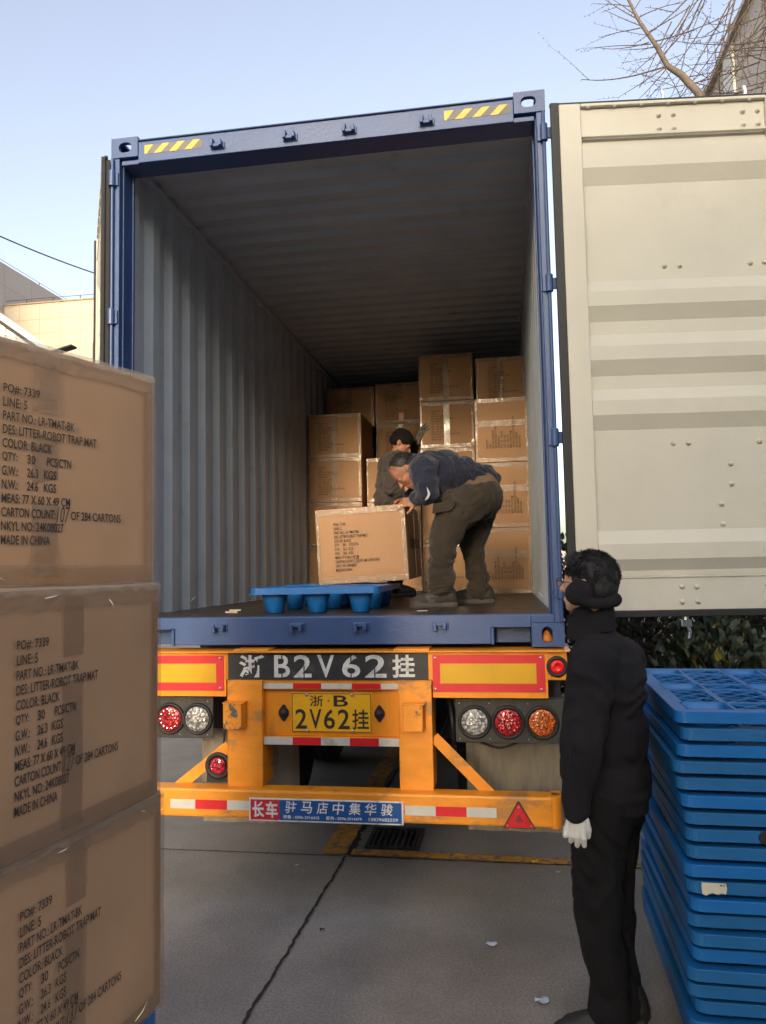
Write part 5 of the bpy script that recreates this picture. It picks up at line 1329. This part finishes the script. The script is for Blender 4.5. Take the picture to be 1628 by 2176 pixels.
# ---------------------------------------------------------------- 1  standing man
MANO = (2.495, -.917, .840)
def gp(px, py, b):
    q = F(px, py, b); return (q.x, q.y)
F = Fig(1285, 1680, .0017544, MANO)
p1 = empty('person', (2.49, -1.0, 0), 0, 'man in black fleece jacket, earmuffs and white glove standing beside the pallet stack', 'person')
def rel(o, parent): o.location = -parent.location; return o
hc = F(1252, 1243, 0)
HM = F.frame(hc, (-.80, .60, .10), (0.03, 0, 1))
b = MB(); head(b, HM)
chain(b, [(F(1262, 1290), .056), (F(1272, 1350), .058), (F(1290, 1400), .09)])
b.ball(F(1292, 1450), (.10, .15, .15)); chain(b, [(F(1292, 1480), .10), (F(1296, 1600), .095), (F(1296, 1690), .09)])
for s, (sx, kx) in ((-1, (1262, 1268)), (1, (1326, 1308))):
    chain(b, [(F(sx, 1405, .16*s), .045), (F(sx-14, 1560, .23*s), .038), (F(sx-36, 1715, .22*s), .026)])
    chain(b, [(F(1292, 1690, .07*s), .065), (F(kx+8, 1920, .08*s), .050), (F(kx+24, 2110, .08*s), .036)])
organic('body', b, .006, 5, M['skin'], p1)
# jacket
b = MB()
b.ball(F(1293, 1455), (.140, .195, .20)); b.ball(F(1297, 1400), (.115, .15, .085)); b.ball(F(1296, 1560), (.142, .185, .20)); b.ball(F(1304, 1640), (.136, .185, .13))
b.ball(F(1306, 1680, .06), (.135, .13, .065)); b.ball(F(1306, 1680, -.05), (.135, .13, .065)); b.lathe([(.12, -.035), (.128, .06)], Matrix.Translation(F(1306, 1692)) @ Matrix.Diagonal((1, 1.35, 1, 1)), 24)
b.cone(F(1262, 1398, -.145), .080, F(1328, 1400, .15), .080, 16)
b.cone(F(1264, 1350), .068, F(1292, 1400), .115, 18)
b.cone(F(1254, 1350), .064, F(1250, 1318), .062, 18)
chain(b, [(F(1262, 1412, -.165), .088), (F(1250, 1500, -.20), .080), (F(1238, 1585, -.225), .075), (F(1232, 1650, -.22), .064), (F(1226, 1712, -.215), .047), (F(1225, 1722, -.215), .046)])
chain(b, [(F(1326, 1412, .165), .085), (F(1320, 1570, .205), .066), (F(1300, 1690, .16), .045)])
def fl1(c, q): return 0.0
jk = organic('jacket', b, .0075, 8, M['fleece'], p1, folds(.009, 7, 5, 3, .2))
# collar, stands up round the neck
b = MB(); n = 28; vs = []; fs = []
cc0 = F(1262, 1348); cc1 = F(1260, 1297)
for ring, (c, r_, dz) in enumerate([(cc0, .078, 0), (cc1, .076, 0), (cc1, .066, 0), (cc0, .066, 0)]):
    for k in range(n):
        a = 2*pi*k/n; fr = cos(a)
        p = c+RH*(-fr*r_*1.0)+AW*(sin(a)*r_*.95+fr*.02)+UP*(-.022*fr+ .004*sin(3*a))
        if fr > .6: p += RH*(-.018*(fr-.6)/.4)
        vs.append(p)
for ring in range(3):
    for k in range(n): fs.append((ring*n+k, ring*n+(k+1) % n, (ring+1)*n+(k+1) % n, (ring+1)*n+k))
b.add(vs, fs); o = b.build('collar', M['fleece'], jk, smooth=True); sb = o.modifiers.new('s', 'SUBSURF'); sb.levels = 1; sb.render_levels = 2
b = MB(); b.tube([F(1211, 1350, .02), F(1207, 1368, .02)], [.004, .0025], 6); b.build('zip', M['steel'], jk)
b = MB(); b.tube([F(1219, 1572, -.275), F(1212, 1600, -.28), F(1211, 1625, -.278), F(1215, 1650, -.27)], [.0006, .0012, .0012, .0006], 5); b.build('pocket_seam', M['shoeblk'], jk)
# trousers
b = MB()
b.ball(F(1300, 1700), (.118, .165, .13))
chain(b, [(F(1280, 1720, -.075), .104), (F(1270, 1830, -.085), .090), (F(1272, 1930, -.09), .084), (F(1286, 2030, -.09), .071), (F(1294, 2090, -.09), .065), (F(1294, 2125, -.09), .072)])
chain(b, [(F(1312, 1720, .07), .100), (F(1300, 1830, .07), .088), (F(1303, 1930, .07), .078), (F(1316, 2040, .055), .067), (F(1326, 2115, .03), .066)])
organic('trousers', b, .008, 8, M['blacktrs'], p1, folds(.012, 9, 3.5, 8, .15))
shoe('shoe', gp(1180, 2180, -.08), gp(1312, 2190, -.085), 0, p1, M['shoeblk'], M['sole'])
shoe('shoe', gp(1262, 2170, .10), gp(1374, 2180, -.0), 0, p1, M['shoeblk'], M['sole'])
# hair
rnd = random.Random(3); b = MB()
def combf(d):
    g = Vector((-.25, 0, -1)); g = (g-d*g.dot(d))*.65; q = d*3.2
    return g+Vector((noise.noise(q), noise.noise(q+Vector((5, 0, 0))), noise.noise(q+Vector((0, 5, 0)))+.15))*.5
b.ball(HM @ Vector((-.012, 0, .040)), (.098, .083, .088), HM.to_3x3()); b.ball(HM @ Vector((-.045, 0, -.005)), (.068, .074, .075), HM.to_3x3())
b.ball(HM @ Vector((.030, 0, .075)), (.062, .066, .045), HM.to_3x3()); b.ball(HM @ Vector((.0, .055, .015)), (.045, .026, .05), HM.to_3x3()); b.ball(HM @ Vector((.0, -.055, .015)), (.045, .026, .05), HM.to_3x3())
hr = organic('hair', b, .006, 3, M['hairblk'], p1, lambda c, q: .004*noise.noise(Vector((c.x*40, c.y*40, c.z*18))))
b = MB(); Ht = HM @ Matrix.Translation((-.012, 0, .034))
hair_tufts(b, Ht, (.100, .083, .092), 7500, .012, rnd, lambda d: d.z > -.05 or d.x < -.2, combf, .0011)
hair_tufts(b, HM @ Matrix.Translation((.03, 0, .07)), (.066, .068, .052), 500, .014, rnd, lambda d: d.x > .1 and d.z > -.1, Vector((.3, 0, .05)), .0013)
o = b.build('hair_strand', M['hairblk'], hr)
# earmuffs, worn round the back of the head
b = MB()
Rt = HM.to_3x3() @ Matrix.Rotation(R(24), 3, 'Y')
for s in (1, -1): b.ball(HM @ Vector((.002, .086*s, -.032)), (.056, .030, .048), Rt, 20)
chain(b, [(HM @ Vector(v), r_) for v, r_ in [((.0, .088, -.050), .030), ((-.045, .080, -.066), .022), ((-.086, .050, -.064), .021), ((-.104, .0, -.048), .027), ((-.086, -.050, -.058), .023), ((-.045, -.080, -.062), .022), ((.0, -.088, -.050), .030)]])
organic('earmuffs', b, .005, 6, M['fleece'], p1, lambda c, q: .001*noise.noise(c*80))
# glasses
b = MB()
for s in (1, -1):
    cpt = Vector((.108, .032*s, -.004)); pts = [HM @ (cpt+Vector((0, .023*cos(2*pi*k/18), .018*sin(2*pi*k/18)))) for k in range(19)]
    b.tube(pts, .0016, 6); b.tube([HM @ Vector((.107, .056*s, .004)), HM @ Vector((.085, .074*s, .004)), HM @ Vector((.0, .083*s, -.002))], .0017, 6)
b.tube([HM @ Vector((.110, .009, .0)), HM @ Vector((.112, 0, .003)), HM @ Vector((.110, -.009, .0))], .0014, 6)
gl = b.build('glasses', M['specs'], p1, smooth=True); gl.location = -p1.location
for s in (1, -1):
    b = MB(); n = 18; cpt = Vector((.1085, .032*s, -.004)); vs = [HM @ (cpt+Vector((e, .022*cos(2*pi*k/n), .017*sin(2*pi*k/n)))) for e in (0, .0012) for k in range(n)]
    b.add(vs, [tuple(range(n)), tuple(range(2*n-1, n-1, -1))]+[(k, k+n, (k+1) % n+n, (k+1) % n) for k in range(n)]); b.build('spectacle_lens', M['lensg'], gl)
# gloved hand, loosely closed
b = MB(); wr = F(1226, 1728, -.215)
GM = F.frame(wr, (-.10, .05, -1), (-.25, -.95, 0)); hand(b, GM, [(.45, .9, .8), (.55, .95, .85), (.68, .95, .85), (.85, 1.0, .8)], sc=.96, thick=1.08, spread=.10, thumb=(.35, .3))
b.cone(F(1226, 1715, -.215), .033, wr, .031, 14)
organic('glove', b, .0028, 1, M['glove'], p1, lambda c, q: .0010*noise.noise(c*90))
b = MB(); wr2 = F(1300, 1705, .14); hand(b, F.frame(wr2, (-.3, .1, -1), (.3, .9, 0)), [(.4, .6, .5)]*4, sc=.92, thick=1.2)
organic('glove', b, .004, 2, M['glove'], p1)

# ---------------------------------------------------------------- 2  bending man
F = Fig(950, 1290, .003027, (1.779, 1.016, 1.436))
p2 = empty('person', (1.80, 1.05, FL), 0, 'man in navy jacket and olive cargo trousers bending over to tip a carton', 'person')
hc = F(861, 1001, .0); HM = F.frame(hc, (-.52, -.05, -.86), (-.86, 0, .5))
b = MB(); head(b, HM)
chain(b, [(F(868, 992), .055), (F(890, 990), .065), (F(915, 1003), .10), (F(960, 1010), .10), (F(1010, 1040), .11)])
chain(b, [(F(905, 1002, -.16), .045), (F(912, 1054, -.20), .038), (F(886, 1064, -.085), .028)])
chain(b, [(F(905, 1002, .16), .045), (F(892, 1052, .24), .038), (F(862, 1068, .20), .028)])
for pts in ([(F(1010, 1060, -.08), .09), (F(942, 1150, -.13), .055), (F(940, 1260, -.15), .04)], [(F(1015, 1060, .1), .09), (F(1002, 1160, .2), .055), (F(1020, 1262, .22), .04)]): chain(b, pts)
# near hand: fingers close over the front edge of the carton
wr = F(884, 1064, -.065); HN = F.frame(wr, (-.90, .22, -.20), (-.15, -.75, .62))
hand(b, HN, [(.25, .45, .3), (.35, .5, .35), (.40, .55, .35), (.45, .6, .4)], sc=1.0, spread=.10, thumb=(.9, .5))
wr = F(861, 1068, .20); hand(b, F.frame(wr, (-.8, -.3, -.6), (0, .8, .5)), [(.3, .5, .4)]*4, sc=1.0)
organic('body', b, .0045, 2, M['skinw'], p2, lambda c, q: .0006*noise.noise(c*120))
b = MB()
b.ball(F(915, 1006), (.135, .20, .145)); b.ball(F(945, 1004), (.14, .19, .145)); b.ball(F(980, 1010), (.13, .175, .125)); 
b.cone(F(1000, 1018), .115, F(1030, 1022), .105, 18); b.ball(F(1008, 1022), (.12, .16, .11)); b.ball(F(930, 1040), (.11, .15, .10)); b.ball(F(985, 1022), (.1, .16, .1))
b.cone(F(872, 990), .070, F(900, 996), .105, 16)
b.cone(F(900, 1000, -.14), .095, F(900, 1000, .14), .095, 16)
chain(b, [(F(902, 1000, -.16), .094), (F(906, 1030, -.19), .082), (F(910, 1050, -.20), .068), (F(896, 1058, -.14), .056), (F(884, 1059, -.085), .048)])
chain(b, [(F(902, 1000, .16), .094), (F(893, 1050, .24), .068), (F(866, 1060, .21), .046)])
jk = organic('jacket', b, .0075, 4, M['navy'], p2, folds(.012, 11, 9, 5, .3))
b = MB()
for (px, py, bb_) in ((977, 1022, -.165), (884, 1067, -.135), (976, 1010, -.17)): b.ball(F(px, py, bb_), (.006, .004, .006), n=8)
b.build('button', M['shoeblk'], jk, smooth=True)
b = MB(); vs = [F(902, 1066, -.283), F(909, 1052, -.288), F(906, 1036, -.285), F(911, 1044, -.289), F(914, 1052, -.288), F(910, 1062, -.285)]
vs2 = [v-AW*.006 for v in vs]; n = 6
b.add(vs+vs2, [tuple(range(n)), tuple(range(2*n-1, n-1, -1))]+[(i, i+n, (i+1) % n+n, (i+1) % n) for i in range(n)]); b.build('torn_lining', M['whitecl'], jk)
# collar
b = MB(); n = 20; vs = []; fs = []
ax = (F(858, 985)-F(892, 992)).normalized(); c0 = F(884, 992); u1 = Vector((ax.z, 0, -ax.x)).normalized(); u1 = ax.cross(AW).normalized()
for ring, (t_, r_) in enumerate([(0, .082), (.045, .080), (.045, .070), (0, .070)]):
    for k in range(n):
        a = 2*pi*k/n; vs.append(c0+ax*t_+u1*cos(a)*r_+AW*sin(a)*r_)
for ring in range(3):
    for k in range(n): fs.append((ring*n+k, ring*n+(k+1) % n, (ring+1)*n+(k+1) % n, (ring+1)*n+k))
b.add(vs, fs); o = b.build('collar', M['navy'], jk, smooth=True)
# undershirt strip and trousers
b = MB(); b.ball(F(1010, 1038), (.142, .165, .12)); b.ball(F(1026, 1032), (.11, .15, .10)); organic('undershirt', b, .008, 4, M['brownlin'], p2, folds(.004, 9, 9, 2))
b = MB()
b.ball(F(1020, 1058), (.150, .20, .150)); b.ball(F(992, 1062), (.13, .185, .13)); b.ball(F(960, 1076, -.04), (.115, .14, .11))
chain(b, [(F(1005, 1066, -.09), .130), (F(962, 1100, -.12), .118), (F(944, 1150, -.14), .098), (F(936, 1200, -.15), .078), (F(938, 1232, -.15), .082), (F(937, 1252, -.15), .078)])
chain(b, [(F(1022, 1066, .11), .125), (F(1018, 1110, .17), .098), (F(1002, 1158, .2), .080), (F(1008, 1205, .22), .072), (F(1014, 1235, .22), .078), (F(1018, 1252, .22), .074)])
zf = FL
def bunch(c, q):
    t = max(0, 1-(c.z-zf-.05)/.32); 
    return .014*t*(1-abs(noise.noise(Vector((c.x*6, c.y*6, c.z*26+3*noise.noise(c*5)))))*3.0) if t > 0 else 0
tz = organic('trousers', b, .0075, 4, M['olive'], p2, folds(.012, 9, 7, 12, .25, bunch))
b = MB()    # cargo pocket on the near thigh
def pk(px, py, d=-.232): return F(px, py, d)
vs = [pk(918, 1092, -.222), pk(958, 1089, -.245), pk(968, 1068, -.235), pk(962, 1140, -.225), pk(914, 1146, -.215)]
b.add([pk(920, 1072, -.232), pk(968, 1067, -.236), pk(966, 1078, -.240), pk(958, 1088, -.243), pk(918, 1094, -.236)]+[pk(920, 1072, -.20), pk(968, 1067, -.20), pk(966, 1078, -.20), pk(958, 1088, -.20), pk(918, 1094, -.20)],
      [(4, 3, 2, 1, 0)]+[(i, (i+1) % 5, (i+1) % 5+5, i+5) for i in range(5)])
b.build('cargo_pocket_flap', M['olive'], tz, bevel=.006)
for (tp, hp, bt, bh) in ((872, 972, -.17, -.15), (950, 1052, .26, .22)):
    q0 = F(tp, 1290, bt); q1 = F(hp, 1290, bh); shoe('shoe', (q0.x, q0.y), (q1.x, q1.y), FL, p2, M['shoegry'], M['solegry'], hgt=.09)
rnd = random.Random(8); b = MB()
b.ball(HM @ Vector((-.018, 0, .036)), (.090, .0785, .086), HM.to_3x3()); b.ball(HM @ Vector((-.045, 0, .0)), (.060, .070, .070), HM.to_3x3())
hr = organic('hair', b, .006, 2, M['hairgry'], p2)
b = MB(); hair_tufts(b, HM @ Matrix.Translation((-.018, 0, .036)), (.091, .079, .087), 2600, .008, rnd, lambda d: d.x < .75, Vector((0, 0, 0)), .0013); b.build('hair_strand', M['hairgry'], hr)

# ---------------------------------------------------------------- 3  man with the beanie
F = Fig(850, 1262, .004232, (1.215, 2.905, 1.4355))
p3 = empty('person', (1.15, 2.95, FL), 0, 'man in black beanie and grey jacket reaching a gloved hand to the stacked cartons', 'person')
hc = F(851, 936, 0); HM = F.frame(hc, (.84, -.12, -.48), (.46, 0, .88))
b = MB(); head(b, HM)
chain(b, [(F(846, 950), .055), (F(838, 968), .06), (F(836, 985), .10), (F(828, 1040), .11), (F(826, 1085), .11)])
chain(b, [(F(840, 968, .16), .045), (F(872, 962, .20), .04), (F(889, 930, .17), .028)])
chain(b, [(F(828, 975, -.16), .045), (F(834, 1030, -.20), .04), (F(862, 1050, -.1), .028)])
for s in (1, -1): chain(b, [(F(828, 1085, .09*s), .085), (F(846, 1175, .11*s), .055), (F(838, 1250, .12*s), .04)])
hand(b, F.frame(F(862, 1050, -.1), (.8, .2, -.4), (.3, -.8, 0)), [(.4, .5, .4)]*4)
organic('body', b, .006, 2, M['skinw'], p3)
b = MB(); b.ball(F(833, 985), (.135, .195, .13)); b.ball(F(828, 1020), (.135, .18, .16)); b.ball(F(826, 1055), (.142, .18, .14)); b.cone(F(826, 1070), .125, F(824, 1095), .13, 18)
b.cone(F(846, 958), .062, F(838, 970), .09, 16); b.cone(F(838, 972, -.13), .085, F(842, 972, .13), .085, 16)
chain(b, [(F(832, 978, -.16), .085), (F(830, 1030, -.20), .072), (F(858, 1052, -.12), .05)]); chain(b, [(F(844, 970, .15), .08), (F(862, 965, .19), .065)])
jk = organic('jacket', b, .008, 4, M['greyj'], p3, folds(.011, 11, 9, 25, .3))
b = MB(); chain(b, [(F(850, 968, .17), .066), (F(872, 960, .20), .056), (F(886, 935, .17), .038)]); organic('sleeve', b, .008, 3, M['beanie'], p3, folds(.005, 14, 9, 4))
b = MB(); b.ball(F(826, 1088), (.12, .16, .11))
for s in (1, -1): chain(b, [(F(828, 1092, .085*s), .11), (F(848, 1178, .11*s), .078), (F(838, 1245, .12*s), .066)])
organic('trousers', b, .009, 4, M['blacktrs'], p3, folds(.009, 9, 7, 32))
for bt in (-.12, .12):
    q0 = F(884, 1262, bt); q1 = F(820, 1262, bt); shoe('shoe', (q0.x, q0.y), (q1.x, q1.y), FL, p3, M['shoeblk'], M['sole'], hgt=.09, laces=False)
b = MB(); b.ball(HM @ Vector((-.010, 0, .050)), (.108, .092, .095), HM.to_3x3()); b.ball(HM @ Vector((-.035, 0, .01)), (.088, .086, .06), HM.to_3x3())
organic('beanie', b, .006, 4, M['beanie'], p3, lambda c, q: .003*noise.noise(c*30))
b = MB(); wr = F(889, 929, .165); hand(b, F.frame(wr, (.42, .05, .9), (-.75, -.5, .35)), [(.1, .15, .1), (.05, .12, .1), (.12, .2, .1), (.2, .3, .2)], sc=1.05, thick=1.2, spread=.32, thumb=(1.0, .3))
organic('glove', b, .005, 1, M['glovegry'], p3)
# far glove cuff
